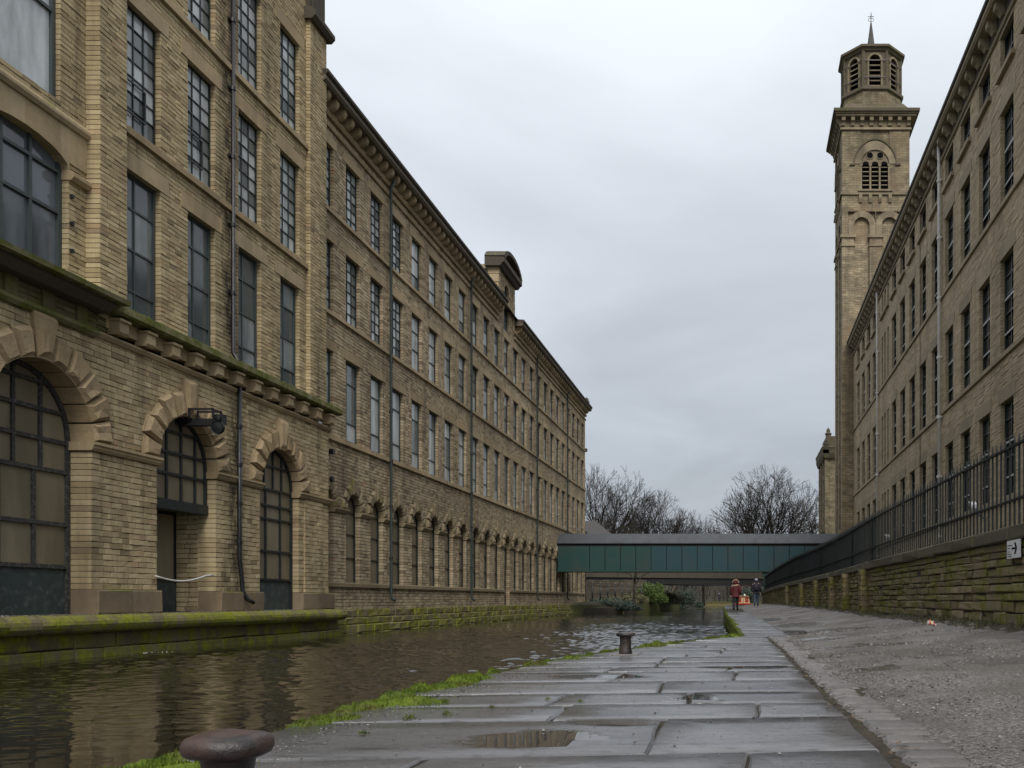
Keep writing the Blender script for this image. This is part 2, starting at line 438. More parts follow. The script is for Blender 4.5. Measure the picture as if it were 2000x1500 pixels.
class MB:
    def __init__(s, mp=None):
        s.m, s.flip = mp if mp else (ident, False)
        s.v = []; s.f = []; s.mi = []
    def add(s, vs, fs, mi=0):
        b = len(s.v); s.v += [tuple(v) for v in vs]
        for f in fs:
            s.f.append(tuple(b + i for i in f)); s.mi.append(mi)
        return s
    def box(s, u0, u1, v0, v1, w0, w1, mi=0):
        vs = [(u, v, w) for w in (w0, w1) for v in (v0, v1) for u in (u0, u1)]
        return s.add(vs, [(0, 2, 3, 1), (4, 5, 7, 6), (0, 1, 5, 4), (2, 6, 7, 3), (0, 4, 6, 2), (1, 3, 7, 5)], mi)
    def prism(s, pts, w0, w1, mi=0):            # ccw outline in u,v extruded along w
        n = len(pts)
        vs = [(u, v, w0) for u, v in pts] + [(u, v, w1) for u, v in pts]
        fs = [tuple(range(n - 1, -1, -1)), tuple(range(n, 2 * n))] + [(i, (i + 1) % n, n + (i + 1) % n, n + i) for i in range(n)]
        return s.add(vs, fs, mi)
    def profile(s, pts, u0, u1, mi=0):          # outline in (w,v) swept along u, ccw seen from +u
        n = len(pts)
        vs = [(u0, v, w) for w, v in pts] + [(u1, v, w) for w, v in pts]
        fs = [tuple(range(n)), tuple(range(2 * n - 1, n - 1, -1))] + [(n + i, n + (i + 1) % n, (i + 1) % n, i) for i in range(n)]
        return s.add(vs, fs, mi)
    def tube(s, pts, r, n=8, mi=0, cap=True):
        rs = r if isinstance(r, (list, tuple)) else [r] * len(pts)
        P = [Vector(p) for p in pts]; rings = []
        for i, p in enumerate(P):
            d = (P[min(i + 1, len(P) - 1)] - P[max(i - 1, 0)]).normalized()
            a = Vector((0, 0, 1)) if abs(d.z) < .9 else Vector((1, 0, 0))
            x = d.cross(a).normalized(); y = x.cross(d).normalized()
            rings.append([tuple(p + (x * math.cos(2 * math.pi * k / n) - y * math.sin(2 * math.pi * k / n)) * rs[i]) for k in range(n)])
        vs = [v for g in rings for v in g]; fs = []
        for i in range(len(P) - 1):
            for k in range(n):
                a, b = i * n + k, i * n + (k + 1) % n
                fs.append((a, b, b + n, a + n))
        if cap:
            fs.append(tuple(range(n - 1, -1, -1))); fs.append(tuple(range((len(P) - 1) * n, len(P) * n)))
        return s.add(vs, fs, mi)
    def lathe(s, prof, c=(0, 0, 0), n=24, mi=0, sx=1, sy=1):
        vs = []; fs = []
        for r, z in prof:
            vs += [(c[0] + sx * r * math.cos(2 * math.pi * k / n), c[1] + sy * r * math.sin(2 * math.pi * k / n), c[2] + z) for k in range(n)]
        for i in range(len(prof) - 1):
            for k in range(n):
                a, b = i * n + k, i * n + (k + 1) % n
                fs.append((a, b, b + n, a + n))
        fs.append(tuple(range(n - 1, -1, -1))); fs.append(tuple(range((len(prof) - 1) * n, len(prof) * n)))
        return s.add(vs, fs, mi)
    def mesh(s, name, mats, smooth=False):
        V = s.m(np.array(s.v, dtype=float)) if s.m is not ident else np.array(s.v, dtype=float)
        fs = [f[::-1] for f in s.f] if s.flip else s.f
        if not isinstance(mats, (list, tuple)): mats = [mats]
        me = mesh_np(name, V, polys=fs, mats=mats, mi=s.mi, smooth=smooth)
        bm = bmesh.new(); bm.from_mesh(me); bmesh.ops.recalc_face_normals(bm, faces=bm.faces); bm.to_mesh(me); bm.free()
        return me
    def build(s, name, mats, parent=None, smooth=False, loc=(0, 0, 0)):
        return link(name, s.mesh(name, mats, smooth), parent, loc)

# ---- coursed masonry: every block is geometry with its own joint, chamfer and set
class Rect:
    def __init__(s, ua, ub, va, vb): s.a = (ua, ub, va, vb)
    def span(s, m): return (s.a[0], s.a[1]) if s.a[2] < m < s.a[3] else None
class Arch:
    def __init__(s, uc, r, va, vs, ro): s.p = (uc, r, va, vs, ro)
    def span(s, m):
        uc, r, va, vs, ro = s.p
        if va < m <= vs: return (uc - r, uc + r)
        if vs < m < vs + ro:
            h = math.sqrt(ro * ro - (m - vs) ** 2); return (uc - h, uc + h)
        return None
def masonry(u0, u1, v0, v1, openings, course, lmin, lmax, seed, reveal=.22, cj=0.):
    rg = random.Random(seed); B = []; Mo = []; active = {}
    v = v0
    while v < v1 - 1e-4:
        h = course * (1 + rg.uniform(-cj, cj)); vt = min(v1, v + h)
        if v1 - vt < course * .4: vt = v1
        mid = (v + vt) / 2
        cuts = sorted(x for x in (o.span(mid) for o in openings) if x)
        ivs = []; a = u0
        for c0, c1 in cuts:
            if c0 > a + .02: ivs.append((a, c0, a > u0, True))
            a = max(a, c1)
        if a < u1 - .02: ivs.append((a, u1, a > u0, False))
        cur = {}
        for a, b, la, lb in ivs:
            key = (round(a, 3), round(b, 3))
            cur[key] = active.pop(key, v)
            x = a; first = True
            while x < b - 1e-4:
                L = rg.uniform(lmin, lmax)
                if b - x - L < lmin * .7: L = b - x
                if b - x < L: L = b - x
                last = x + L >= b - 1e-4
                deep = (first) or (last)
                B.append((x, x + L, v, vt, -reveal if deep else -.09, rg.gauss(0, 1)))
                x += L; first = False
        for (a, b), s in active.items(): Mo.append((a, b, s, v))
        active = cur
        v = vt
    for (a, b), s in active.items(): Mo.append((a, b, s, v1))
    return np.array(B), Mo
CORN = np.array([(0, 0), (1, 0), (1, 1), (0, 1)])
def blocks_verts(B, gap=.006, bev=.014, fj=.006, vj=.004, wf=.0, seed=1):
    rg = np.random.default_rng(seed); n = len(B)
    u0, u1, v0, v1 = B[:, 0] + gap, B[:, 1] - gap, B[:, 2] + gap, B[:, 3] - gap
    f = wf + np.clip(B[:, 5], -1.2, 1.7) * fj
    V = np.zeros((n, 12, 3))
    bu = np.minimum(bev, (u1 - u0) * .3); bv = np.minimum(bev, (v1 - v0) * .3)
    for i, (cu, cv) in enumerate(CORN):
        V[:, i] = np.stack([np.where(cu, u1, u0), np.where(cv, v1, v0), B[:, 4]], 1)
        V[:, 4 + i] = np.stack([np.where(cu, u1, u0), np.where(cv, v1, v0), f - bev * .8], 1)
        V[:, 8 + i] = np.stack([np.where(cu, u1 - bu, u0 + bu), np.where(cv, v1 - bv, v0 + bv), f], 1)
    V[:, 4:8, :2] += rg.normal(0, vj * .6, (n, 4, 2))
    V[:, 8:, 2] += rg.normal(0, vj, (n, 4)); V[:, 8:, :2] += rg.normal(0, vj, (n, 4, 2))
    return V
BQ = [(8, 9, 10, 11)] + [(4 + i, 4 + (i + 1) % 4, 8 + (i + 1) % 4, 8 + i) for i in range(4)] + [(i, (i + 1) % 4, 4 + (i + 1) % 4, 4 + i) for i in range(4)]
BQ = np.array(BQ)
def blocks_mesh(name, V, mp, mat):
    n = len(V); P = mp[0](V.reshape(-1, 3))
    Q = (BQ[None] + (np.arange(n) * 12)[:, None, None]).reshape(-1, 4)
    if mp[1]: Q = Q[:, ::-1]
    return mesh_np(name, P, quads=Q, mats=[mat])
def project(P):
    return 1450 + 1800 * P[:, 0] / P[:, 1], 1171 - 1800 * (P[:, 2] - CAMZ) / P[:, 1]
def block_score(V, mp):
    n = len(V); P = mp[0](V[:, 8:].reshape(-1, 3)); P[:, 1] = np.maximum(P[:, 1], .5)
    x, y = project(P); x = x.reshape(n, 4); y = y.reshape(n, 4)
    A = .5 * np.abs((x[:, 2] - x[:, 0]) * (y[:, 3] - y[:, 1]) - (x[:, 3] - x[:, 1]) * (y[:, 2] - y[:, 0]))
    ok = (x.max(1) > 0) & (x.min(1) < 2000) & (y.max(1) > 0) & (y.min(1) < 1500)
    return np.where(ok, A, 0)
def stone_wall(parent, pieces, mp, mat, mortar, singles=0, name='brick', rest='stonework', mort_back=.32, mort_front=.026, mort_name='wall', **bk):
    """pieces: list of (blocks, mortar intervals, front offset). The largest blocks become single parts."""
    Vs = []; mb = MB(mp)
    for i, (B, Mo, wf) in enumerate(pieces):
        B = B.copy(); B[:, 4] += wf
        Vs.append(blocks_verts(B, wf=wf, seed=i + 11, **bk))
        for a, b, v0, v1 in Mo: mb.box(a + .012, b - .012, v0, v1, -mort_back, wf - mort_front)
    V = np.concatenate(Vs)
    if mortar: mb.build(mort_name, mortar, parent)
    if singles:
        sc = block_score(V, mp); order = np.argsort(-sc)
        pick = order[:singles]; restm = np.ones(len(V), bool); restm[pick] = False
        for i in pick:
            P = mp[0](V[i]); c = P[8:].mean(0)
            Q = BQ[:, ::-1] if mp[1] else BQ
            link(name, mesh_np(name, P - c, quads=Q, mats=[mat]), parent, tuple(c))
        V = V[restm]
    if len(V):
        tag(link(rest, blocks_mesh(rest, V, mp, mat), parent), kind='stuff')

def voussoir_mesh(a0, a1, ri, ro, wb, wf, raise_, mp_axes, mat, rg, nseg=2, gap=.02):
    """wedge stone of an arch, local coords about the arch centre; rock-faced front"""
    ga = gap / ri
    aa = [a0 + ga + (a1 - a0 - 2 * ga) * i / nseg for i in range(nseg + 1)]
    ring = [(ri * math.cos(x), ri * math.sin(x)) for x in aa] + [(ro * math.cos(x), ro * math.sin(x)) for x in reversed(aa)]
    ring = ring[::-1]
    cx = sum(p[0] for p in ring) / len(ring); cy = sum(p[1] for p in ring) / len(ring)
    n = len(ring)
    A = sum(ring[i][0] * ring[(i + 1) % n][1] - ring[(i + 1) % n][0] * ring[i][1] for i in range(n))
    if A < 0: ring = ring[::-1]
    vs = [(u, v, wb) for u, v in ring] + [(u, v, wf) for u, v in ring]
    vs += [(cx + (u - cx) * .93, cy + (v - cy) * .93, wf + .004) for u, v in ring]
    vs += [(cx + (u - cx) * rg.uniform(.62, .8), cy + (v - cy) * rg.uniform(.62, .8), wf + raise_ * rg.uniform(.6, 1.25)) for u, v in ring]
    vs.append((cx + rg.uniform(-.04, .04), cy + rg.uniform(-.04, .04), wf + raise_ * rg.uniform(.7, 1.3)))
    fs = [tuple(range(n - 1, -1, -1))]
    for k in range(3):
        for i in range(n):
            j = (i + 1) % n
            fs.append((k * n + i, k * n + j, (k + 1) * n + j, (k + 1) * n + i))
    for i in range(n): fs.append((3 * n + i, 3 * n + (i + 1) % n, 4 * n))
    m = MB(mp_axes); m.add(vs, fs)
    return m.mesh('voussoir', mat)

def grid_window(cols, rows, w, h, ft=.06, bt=.03, dep=.07):
    """frame boxes and pane rectangles of a rectangular window centred on u=0, sill v=0"""
    cs = np.cumsum([0] + list(cols)) / sum(cols) * (w - 2 * ft) - w / 2 + ft
    rs = np.cumsum([0] + list(rows)) / sum(rows) * (h - 2 * ft) + ft
    fr = [(-w / 2, -w / 2 + ft, 0, h, 0, dep), (w / 2 - ft, w / 2, 0, h, 0, dep), (-w / 2 + ft, w / 2 - ft, 0, ft, 0, dep), (-w / 2 + ft, w / 2 - ft, h - ft, h, 0, dep)]
    for c in cs[1:-1]: fr.append((c - bt / 2, c + bt / 2, ft, h - ft, .005, dep - .012))
    for r in rs[1:-1]: fr.append((-w / 2 + ft, w / 2 - ft, r - bt / 2, r + bt / 2, .002, dep - .006))
    panes = [(cs[i], cs[i + 1], rs[j], rs[j + 1]) for i in range(len(cols)) for j in range(len(rows))]
    return fr, panes
class WinKit:
    def __init__(s, mp0, cols, rows, w, h, framemat, panemat, ft=.06, bt=.03, dep=.07, back=-.2):
        fr, s.panes = grid_window(cols, rows, w, h, ft, bt, dep)
        m = MB(mp0)
        for b in fr: m.box(b[0], b[1], b[2], b[3], back + b[4], back + b[5])
        s.frame = m.mesh('window', framemat)
        s.pm = []; s.off = []
        for a, b, c, d in s.panes:
            m = MB(mp0); m.box(-(b - a) / 2, (b - a) / 2, -(d - c) / 2, (d - c) / 2, back + .008, back + .03)
            s.pm.append(m.mesh('pane', panemat)); s.off.append(((a + b) / 2, (c + d) / 2))
    def place(s, parent, mp, u, v):
        wo = mp[0](np.array([[u, v, 0.]]))[0]
        o = link('window', s.frame, parent, tuple(wo))
        for me, (du, dv) in zip(s.pm, s.off):
            link('pane', me, o, tuple(mp[0](np.array([[u + du, v + dv, 0.]]))[0]))
        return o
def box_part(name, mp, mat, parent, *b):
    m = MB(mp)
    for x in b: m.box(*x)
    return m.build(name, mat, parent)
def arch_window(parent, mp, uc, r, va, vspring, back, cols, rows, framemat, panemat, ft=.07, bt=.04, panelmat=None, panel_top=None, name='window'):
    """round-headed window: bars stop at the arch, panes are clipped by it. rows: list of absolute heights"""
    top = lambda u: vspring + math.sqrt(max(0., r * r - (u - uc) ** 2))
    m = MB(mp)
    n = 14
    outer = [(uc + r * math.cos(math.pi * i / n), vspring + r * math.sin(math.pi * i / n)) for i in range(n + 1)]
    inner = [(uc + (r - ft) * math.cos(math.pi * i / n), vspring + (r - ft) * math.sin(math.pi * i / n)) for i in range(n + 1)]
    for i in range(n): m.prism([inner[i], outer[i], outer[i + 1], inner[i + 1]], back, back + .1)
    m.box(uc - r, uc - r + ft, va, vspring, back, back + .1); m.box(uc + r - ft, uc + r, va, vspring, back, back + .1)
    per = cols if isinstance(cols[0], (list, tuple)) else [cols] * (len(rows) - 1)
    per = [[uc - r + ft + (2 * r - 2 * ft) * c for c in cc] for cc in per]
    for j, cs in enumerate(per):
        for c in cs[1:-1]:
            hi = min(rows[j + 1], top(c) - ft * .5)
            if hi > rows[j]: m.box(c - bt / 2, c + bt / 2, rows[j], hi, back + .01, back + .085)
    for v in rows[1:-1]:
        hw = (r - ft * .5) if v <= vspring else math.sqrt(max(.01, (r - ft * .5) ** 2 - (v - vspring) ** 2))
        m.box(uc - hw, uc + hw, v - bt / 2, v + bt / 2, back + .012, back + .095)
    o = m.build(name, framemat, parent)
    for j in range(len(rows) - 1):
        cs = per[j]
        for i in range(len(cs) - 1):
            a, b, c, d = cs[i], cs[i + 1], rows[j], rows[j + 1]
            us = [a + (b - a) * k / 5 for k in range(6)]
            tops = [min(d, top(min(max(u, uc - r + .01), uc + r - .01)) - .01) for u in us]
            if max(tops) < c + .04: continue
            pts = [(a, c), (b, c)] + [(u, max(c + .002, tv)) for u, tv in reversed(list(zip(us, tops)))]
            p = MB(mp); p.prism(pts, back + .015, back + .04)
            isp = panelmat is not None and d <= panel_top + 1e-3
            p.build('board' if isp else 'pane', panelmat if isp else panemat, o)
    return o
# ------------------------------------------------------------------ setting: terrain, water, towpath
def interp(tab, y):
    return float(np.interp(y, [t[0] for t in tab], [t[1] for t in tab]))
WATER = -0.55
EDGE = [(-20, -2.6), (2, -2.52), (7, -2.5), (9, -2.36), (11, -2.15), (13, -1.66), (15.2, -1.0), (17, -.47), (18.1, .02), (22, -.14), (32, -.4), (44, -.78), (60, -1.22), (66, -1.3), (75, -.8), (88, .3), (100, 1.6), (130, 3.2), (190, 3.2)]
def edge_x(y): return interp(EDGE, y)
FRIGHT = [(-20, .74), (4.4, .68), (5.6, .65), (8.2, .60), (13, .57), (17.3, .47), (18.0, .95), (32, .72), (44, .32), (55, -.12), (66, -.15), (80, .6), (100, 3.2), (190, 5)]
def flag_r(y): return interp(FRIGHT, y)
def flag_z(y): return interp([(-20, 0), (36, 0), (50, .08), (60, .24), (80, .3), (100, .1), (200, .1)], y)
WALLP = [(-3, 4.5), (13.3, 4.05), (26.4, 3.68), (36.3, 3.59), (44, 3.25), (51.9, 2.74), (64, 2.1), (76, 1.62)]
def wall_x(y): return interp(WALLP, y)
def wall_base(y): return interp([(-3, .26), (13, .30), (26, .32), (36, .38), (60, .4), (76, .36)], y)
def wall_top(y): return interp([(-3, 1.8), (36, 1.8), (52, 1.7), (64, 1.55), (76, 1.36)], y)
def ground_z(x, y):
    xr = flag_r(y) + .3; z0 = flag_z(y)
    xw = wall_x(y) if y < 76 else xr + 4
    t = max(0., min(1., (x - xr) / max(.2, xw - xr)))
    zb = wall_base(y)
    return z0 + (zb - z0) * (.75 * t + .25 * t ** 4)

# big ground sheet with the canal trough cut into it
rows = [-60, -20, 2, 7, 11, 15, 18, 32, 60, 75, 88, 100, 130, 189, 189.4, 400, 2500]
LBANK = [(-60, -14.9), (77, -14.9), (78, -14.0), (84, -11.2), (107, -11.0), (118, -10.6), (132, -7.7), (189, -7.7)]
V = []; Fq = []
for y in rows:
    xe = edge_x(min(y, 190)) + .35; xl = interp(LBANK, min(y, 189))
    far = y > 189.2
    zb = .25 if far else -1.7
    zl = .22 if y > 70 else -.3
    V += [(-1500, y, .2), (-60, y, .2), (xl - 3, y, zl), (xl, y, zl), (xl + .02, y, zb), (xe - .02, y, zb), (xe, y, .25 if far else -.12), (xe + 6, y, .25 if far else (-.1 if y < 80 else .15)), (60, y, .1), (1500, y, .1)]
for i in range(len(rows) - 1):
    for k in range(9):
        a = i * 10 + k; Fq.append((a, a + 1, a + 11, a + 10))
tag(link('ground', mesh_np('ground', V, polys=Fq, mats=[M['grassy']])), kind='structure')

# canal water
ys = [-20., -5., 2.5]
while ys[-1] < 92: ys.append(ys[-1] * 1.0027)
ys = np.array(ys + list(np.linspace(95, 189, 60))); NXW = 210
xe_ = np.array([edge_x(y) for y in ys]) + .3
tt = np.linspace(0, 1, NXW)
Xg = -15.2 + (xe_[:, None] + 15.2) * tt[None]; Yg = np.repeat(ys[:, None], NXW, 1)
wrg_ = np.random.default_rng(12); H = np.zeros_like(Xg)
for _ in range(46):                     # wind ripples running along the canal
    lam = wrg_.uniform(.16, .62); th = wrg_.normal(0, .85); k_ = 2 * np.pi / lam
    fade = np.clip((lam / (.0027 * np.maximum(Yg, 3)) - 2.2) / 2.5, 0, 1)
    H += lam * wrg_.uniform(.5, 1) * fade * np.sin(k_ * (Yg * np.cos(th) + Xg * np.sin(th)) + wrg_.uniform(0, 6.28) + .6 * np.sin(Xg * .7 + Yg * .4))
gust = .62 + .38 * np.sin(Xg * .55 + 1.3 * np.sin(Yg * .16)) * np.cos(Yg * .21 + .8 * np.sin(Xg * .4))
amp = (.0010 + .0105 * np.clip((Yg - 7.5) / 12, 0, 1)) * gust * np.clip((Xg + 15.2) / 3.5, .25, 1)
Zg = WATER + H * amp
P_ = np.stack([Xg, Yg, Zg], -1).reshape(-1, 3); ny_ = len(ys)
ii = np.arange(ny_ - 1)[:, None] * NXW + np.arange(NXW - 1)[None]
Qw = np.stack([ii, ii + 1, ii + 1 + NXW, ii + NXW], -1).reshape(-1, 4)
tag(link('canal_water', mesh_np('canal_water', P_, quads=Qw, mats=[M['water']], smooth=True)), kind='structure')

# gravel towpath: an uneven sheet rising to the wall
NX = 46; ysg = np.concatenate([np.linspace(-4, 20, 150), np.linspace(20.4, 120, 130)])
nrg = np.random.default_rng(5)
def vnoise(x, y, s):
    return math.sin(x * s * 1.7 + 3 * math.sin(y * s * .9)) * math.cos(y * s * 1.3 + 2 * math.sin(x * s * 1.1))
V = []
for y in ysg:
    x0 = flag_r(y) - .02 if y > 17.6 else flag_r(y) + .12
    x1 = (wall_x(y) + .05) if y < 76 else flag_r(y) + 5
    for i in range(NX):
        x = x0 + (x1 - x0) * i / (NX - 1)
        t = i / (NX - 1)
        k = min(1, t * 6)
        z = ground_z(x, y) - (.035 if y > 17.6 else .026) + (.018 * vnoise(x, y, 1.1) + .010 * vnoise(x + 9, y, 3.3) + nrg.normal(0, .0035)) * k + .02 * k
        bank = max(0., t - .8) / .2
        z += bank * (.035 + .05 * abs(vnoise(x, y, 2.7))) 
        V.append((x, y, z))
Fq = []; mi = []
for j in range(len(ysg) - 1):
    for i in range(NX - 1):
        a = j * NX + i; Fq.append((a, a + 1, a + NX + 1, a + NX)); mi.append(1 if i > NX - 8 and (i + j * 7) % 5 < 4 + (i > NX - 6) else 0)
tag(link('gravel_towpath', mesh_np('gravel_towpath', V, polys=Fq, mats=[M['gravel'], M['soil']], mi=mi, smooth=True)), kind='structure')

# loose chips lying on the gravel and the flags
def octas(P, S, seed):
    rg = np.random.default_rng(seed); n = len(P)
    b = np.array([(1, 0, 0), (0, 1, 0), (-1, 0, 0), (0, -1, 0), (0, 0, .7), (0, 0, -.5)], float)
    V = b[None] * (S[:, None, None] * rg.uniform(.6, 1.3, (n, 6, 3)))
    th = rg.uniform(0, 6.28, n); c, s_ = np.cos(th), np.sin(th)
    X = V[..., 0] * c[:, None] - V[..., 1] * s_[:, None]; Y = V[..., 0] * s_[:, None] + V[..., 1] * c[:, None]
    V = np.stack([X, Y, V[..., 2]], -1) + P[:, None]
    F = np.array([(0, 1, 4), (1, 2, 4), (2, 3, 4), (3, 0, 4), (1, 0, 5), (2, 1, 5), (3, 2, 5), (0, 3, 5)])
    return V.reshape(-1, 3), (F[None] + (np.arange(n) * 6)[:, None, None]).reshape(-1, 3)
P = []; S = []
for _ in range(20000):
    y = 2.6 + 17 * rnd.random() ** 1.7
    x0 = flag_r(y) + .28; x = x0 + (wall_x(y) - x0) * rnd.random() ** 1.1
    P.append((x, y, ground_z(x, y) - .008)); S.append(rnd.choice((.004, .006, .008, .010, .015)) * rnd.uniform(.8, 1.3) * min(1.1, .45 + y * .04))
v, f = octas(np.array(P), np.array(S), 2)
tag(link('gravel', mesh_np('gravel', v, quads=f, mats=[M['chips']])), 'loose stone chips scattered over the gravel towpath', 'gravel', kind='stuff')
P = []; S = []
for _ in range(700):
    y = 3.2 + 12 * rnd.random() ** 1.5; x0 = edge_x(y) + .2
    x = x0 + (flag_r(y) + .1 - x0) * rnd.random() ** 1.6
    P.append((x, y, .004)); S.append(rnd.choice((.003, .004, .005, .006, .010)))
for _ in range(900):                                   # grit against the moss
    y = 3.4 + 8 * rnd.random(); x = edge_x(y) + .22 + abs(rnd.gauss(0, .13))
    P.append((x, y, .003)); S.append(rnd.uniform(.003, .008))
v, f = octas(np.array(P), np.array(S), 3)
tag(link('grit', mesh_np('grit', v, quads=f, mats=[M['chips']])), 'dark grit and small stones lying on the wet flagstones', 'grit', kind='stuff')

# paving: flagstones and setts
pav = tag(link('flagstone_path', None), kind='structure')
def slab(corners, zt, seed, thick=.10, mat='flag', name='flagstone', dish=.004, bev=.012, jit=.010, n_edge=3, gap=.008, parent=pav, raise_=0.):
    rg = random.Random(seed)
    C = [Vector((c[0], c[1], 0)) for c in corners]; cen = sum(C, Vector()) / len(C)
    ring = []
    for i in range(len(C)):
        a, b = C[i], C[(i + 1) % len(C)]
        for k in range(n_edge):
            p = a.lerp(b, k / n_edge)
            d = (p - cen); d = d * (1 - gap / max(.05, d.length) * (1.35 if k == 0 else 1.))
            ring.append(cen + d + Vector((rg.uniform(-jit, jit), rg.uniform(-jit, jit), 0)))
    n = len(ring); tx, ty = rg.uniform(-.004, .004), rg.uniform(-.004, .004)
    zz = [zt(p.x, p.y) if callable(zt) else zt for p in ring]
    vs = [(p.x - cen.x, p.y - cen.y, z - thick) for p, z in zip(ring, zz)] + [(p.x - cen.x, p.y - cen.y, z - bev) for p, z in zip(ring, zz)]
    for f, up in ((bev * 1.3, 0.), ):
        for p, z in zip(ring, zz):
            d = p - cen; q = cen + d * (1 - f / max(.05, d.length))
            vs.append((q.x - cen.x, q.y - cen.y, z + tx * (p.x - cen.x) + ty * (p.y - cen.y)))
    for p, z in zip(ring, zz):
        d = (p - cen) * .55
        vs.append((d.x, d.y, z + raise_ - dish * rg.uniform(.3, 1)))
    zc = sum(zz) / n
    vs.append((0, 0, zc - dish + raise_))
    fs = []
    for k in range(3):
        for i in range(n):
            j = (i + 1) % n; fs.append((k * n + i, k * n + j, (k + 1) * n + j, (k + 1) * n + i))
    for i in range(n): fs.append((3 * n + i, 3 * n + (i + 1) % n, 4 * n))
    me = mesh_np(name, vs, polys=fs, mats=[M[mat]])
    sm = np.zeros(len(me.polygons), bool); sm[2 * n:] = True; me.polygons.foreach_set('use_smooth', sm)
    return link(name, me, parent, (cen.x, cen.y, 0))
TILT = .11
rowY = [1.0, 2.05, 3.12, 4.31, 5.53, 6.3, 7.05, 8.05, 9.1, 9.75, 10.45, 11.4, 12.05, 12.9, 13.65, 14.4, 15.0, 15.9, 16.5, 17.3, 18.05]
fixed = {2: [-.03, -1.35], 3: [-.44], 4: [-1.12, .1], 5: [-1.3, -.35], 6: [-.62]}
prg = random.Random(31)
def rowy(y0, x): return y0 + TILT * (x - .6) if y0 < 17.9 else y0 + .06 * x
for r in range(len(rowY) - 1):
    y0, y1 = rowY[r], rowY[r + 1]; ym = (y0 + y1) / 2
    xl = edge_x(ym) + .02; xr = flag_r(ym) - .03
    cuts = list(fixed.get(r, []))
    if not cuts:
        x = xl + prg.uniform(.7, 1.5)
        while x < xr - .5:
            cuts.append(x); x += prg.uniform(.9, 1.7)
    xs = [xl] + sorted(c for c in cuts if xl + .3 < c < xr - .25) + [xr]
    for k in range(len(xs) - 1):
        a, b = xs[k], xs[k + 1]
        if k == 0: sk = 0.
        sk2 = prg.uniform(-.06, .06) if k < len(xs) - 2 else 0.
        cor = [[a, rowy(y0, a)], [b, rowy(y0, b)], [b + sk2, rowy(y1, b)], [a + sk, rowy(y1, a)]]
        sk = sk2
        if k == 0:
            cor[0][0] = edge_x(cor[0][1]) + .02; cor[3][0] = edge_x(cor[3][1]) + .02
        if k == len(xs) - 2:
            cor[1][0] = flag_r(cor[1][1]) - .03; cor[2][0] = flag_r(cor[2][1]) - .03
        slab(cor, lambda x, y: flag_z(y), r * 20 + k, dish=prg.uniform(.001, .006), jit=.016)
y = 18.1
k = 0
while y < 66:
    y1 = y + prg.uniform(.8, 1.25); ym = (y + y1) / 2
    xl, xr = edge_x(ym) + .02, flag_r(ym)
    cor = [(edge_x(y) + .02, y - .02), (flag_r(y), y + .03), (flag_r(y1), y1 + .03), (edge_x(y1) + .02, y1 - .02)]
    slab(cor, lambda x, yy: flag_z(yy), 900 + k, dish=.002); y = y1; k += 1
# the bed the stones lie in
V = []; ysb = [-6, 2, 5, 8, 11, 13, 15.2, 17, 17.95, 18.2, 22, 32, 44, 60, 66, 75, 88, 100, 130]
for y in ysb: V += [(edge_x(y) + .03, y, flag_z(y) - .022), (flag_r(y) + (.45 if y < 18 else -.06), y, flag_z(y) - .022)]
link('bedding', mesh_np('bedding', V, polys=[(2 * i, 2 * i + 1, 2 * i + 3, 2 * i + 2) for i in range(len(ysb) - 1)], mats=[M['soil']]), pav)
# setts along the gravel
y = 1.6; k = 0
while y < 17.6:
    L = prg.uniform(.13, .24) * (1.25 if y < 6 else 1)
    w0, w1 = prg.uniform(.0, .03), prg.uniform(.22, .40)
    x0, x1 = flag_r(y) + .005 + w0 * .5, flag_r(y) + w1
    slab([(x0, y), (x1, y + .02), (x1 + prg.uniform(-.02, .02), y + L + .02), (x0, y + L)], lambda x, yy: -.006 + prg.uniform(-.003, .003), 2000 + k, mat='sett', name='sett', dish=-.010, bev=.016, n_edge=3, jit=.013, gap=.02)
    y += L; k += 1

# towpath edge wall down into the water
ew = thing('canal_edge_wall', 'mossy stone wall edging the towpath down to the water', 'canal wall', (-1, 40, -.5))
def path_map(tab, side):
    ys_ = np.array([t[0] for t in tab], float); xs_ = np.array([t[1] for t in tab], float)
    s_ = np.concatenate([[0], np.cumsum(np.hypot(np.diff(xs_), np.diff(ys_)))])
    def f(p):
        X = np.interp(p[:, 0], s_, xs_); Y = np.interp(p[:, 0], s_, ys_)
        e_ = .35
        dx = np.interp(p[:, 0] + e_, s_, xs_) - np.interp(p[:, 0] - e_, s_, xs_); dy = np.interp(p[:, 0] + e_, s_, ys_) - np.interp(p[:, 0] - e_, s_, ys_)
        L = np.maximum(np.hypot(dx, dy), 1e-6); nx, ny = -dy / L * side, dx / L * side
        return np.stack([X + nx * p[:, 2], Y + ny * p[:, 2], p[:, 1]], 1)
    return f, s_, ys_
fE, sE, yE = path_map(EDGE[1:16], 1)
mpE = (fE, False)
s_at = lambda y: float(np.interp(y, yE, sE))
B, Mo = masonry(s_at(2), s_at(17.95), -1.0, -.03, [], .3, .5, 1.1, 5)
B2, Mo2 = masonry(s_at(18.2), s_at(70), -1.0, -.03, [], .22, .35, .8, 6)
for arr in (B2,):
    zz = np.array([flag_z(np.interp(u, sE, yE)) for u in (arr[:, 0] + arr[:, 1]) / 2])
    arr[:, 2] += zz * (arr[:, 2] + 1.0); arr[:, 3] += zz * (arr[:, 3] + 1.0)
stone_wall(ew, [(B, [], -.01), (B2, [], -.01)], mpE, M['edge'], None, singles=120, name='edge_stone', rest='edge_stones_far', bev=.03, gap=.008, fj=.012, vj=.010)
m = MB(mpE)
us = list(np.arange(s_at(2), s_at(70), .7))
for a, b in zip(us[:-1], us[1:]): m.box(a, b, -1.4, -.05, -.4, -.04)
m.build('backing', M['soil'], ew)
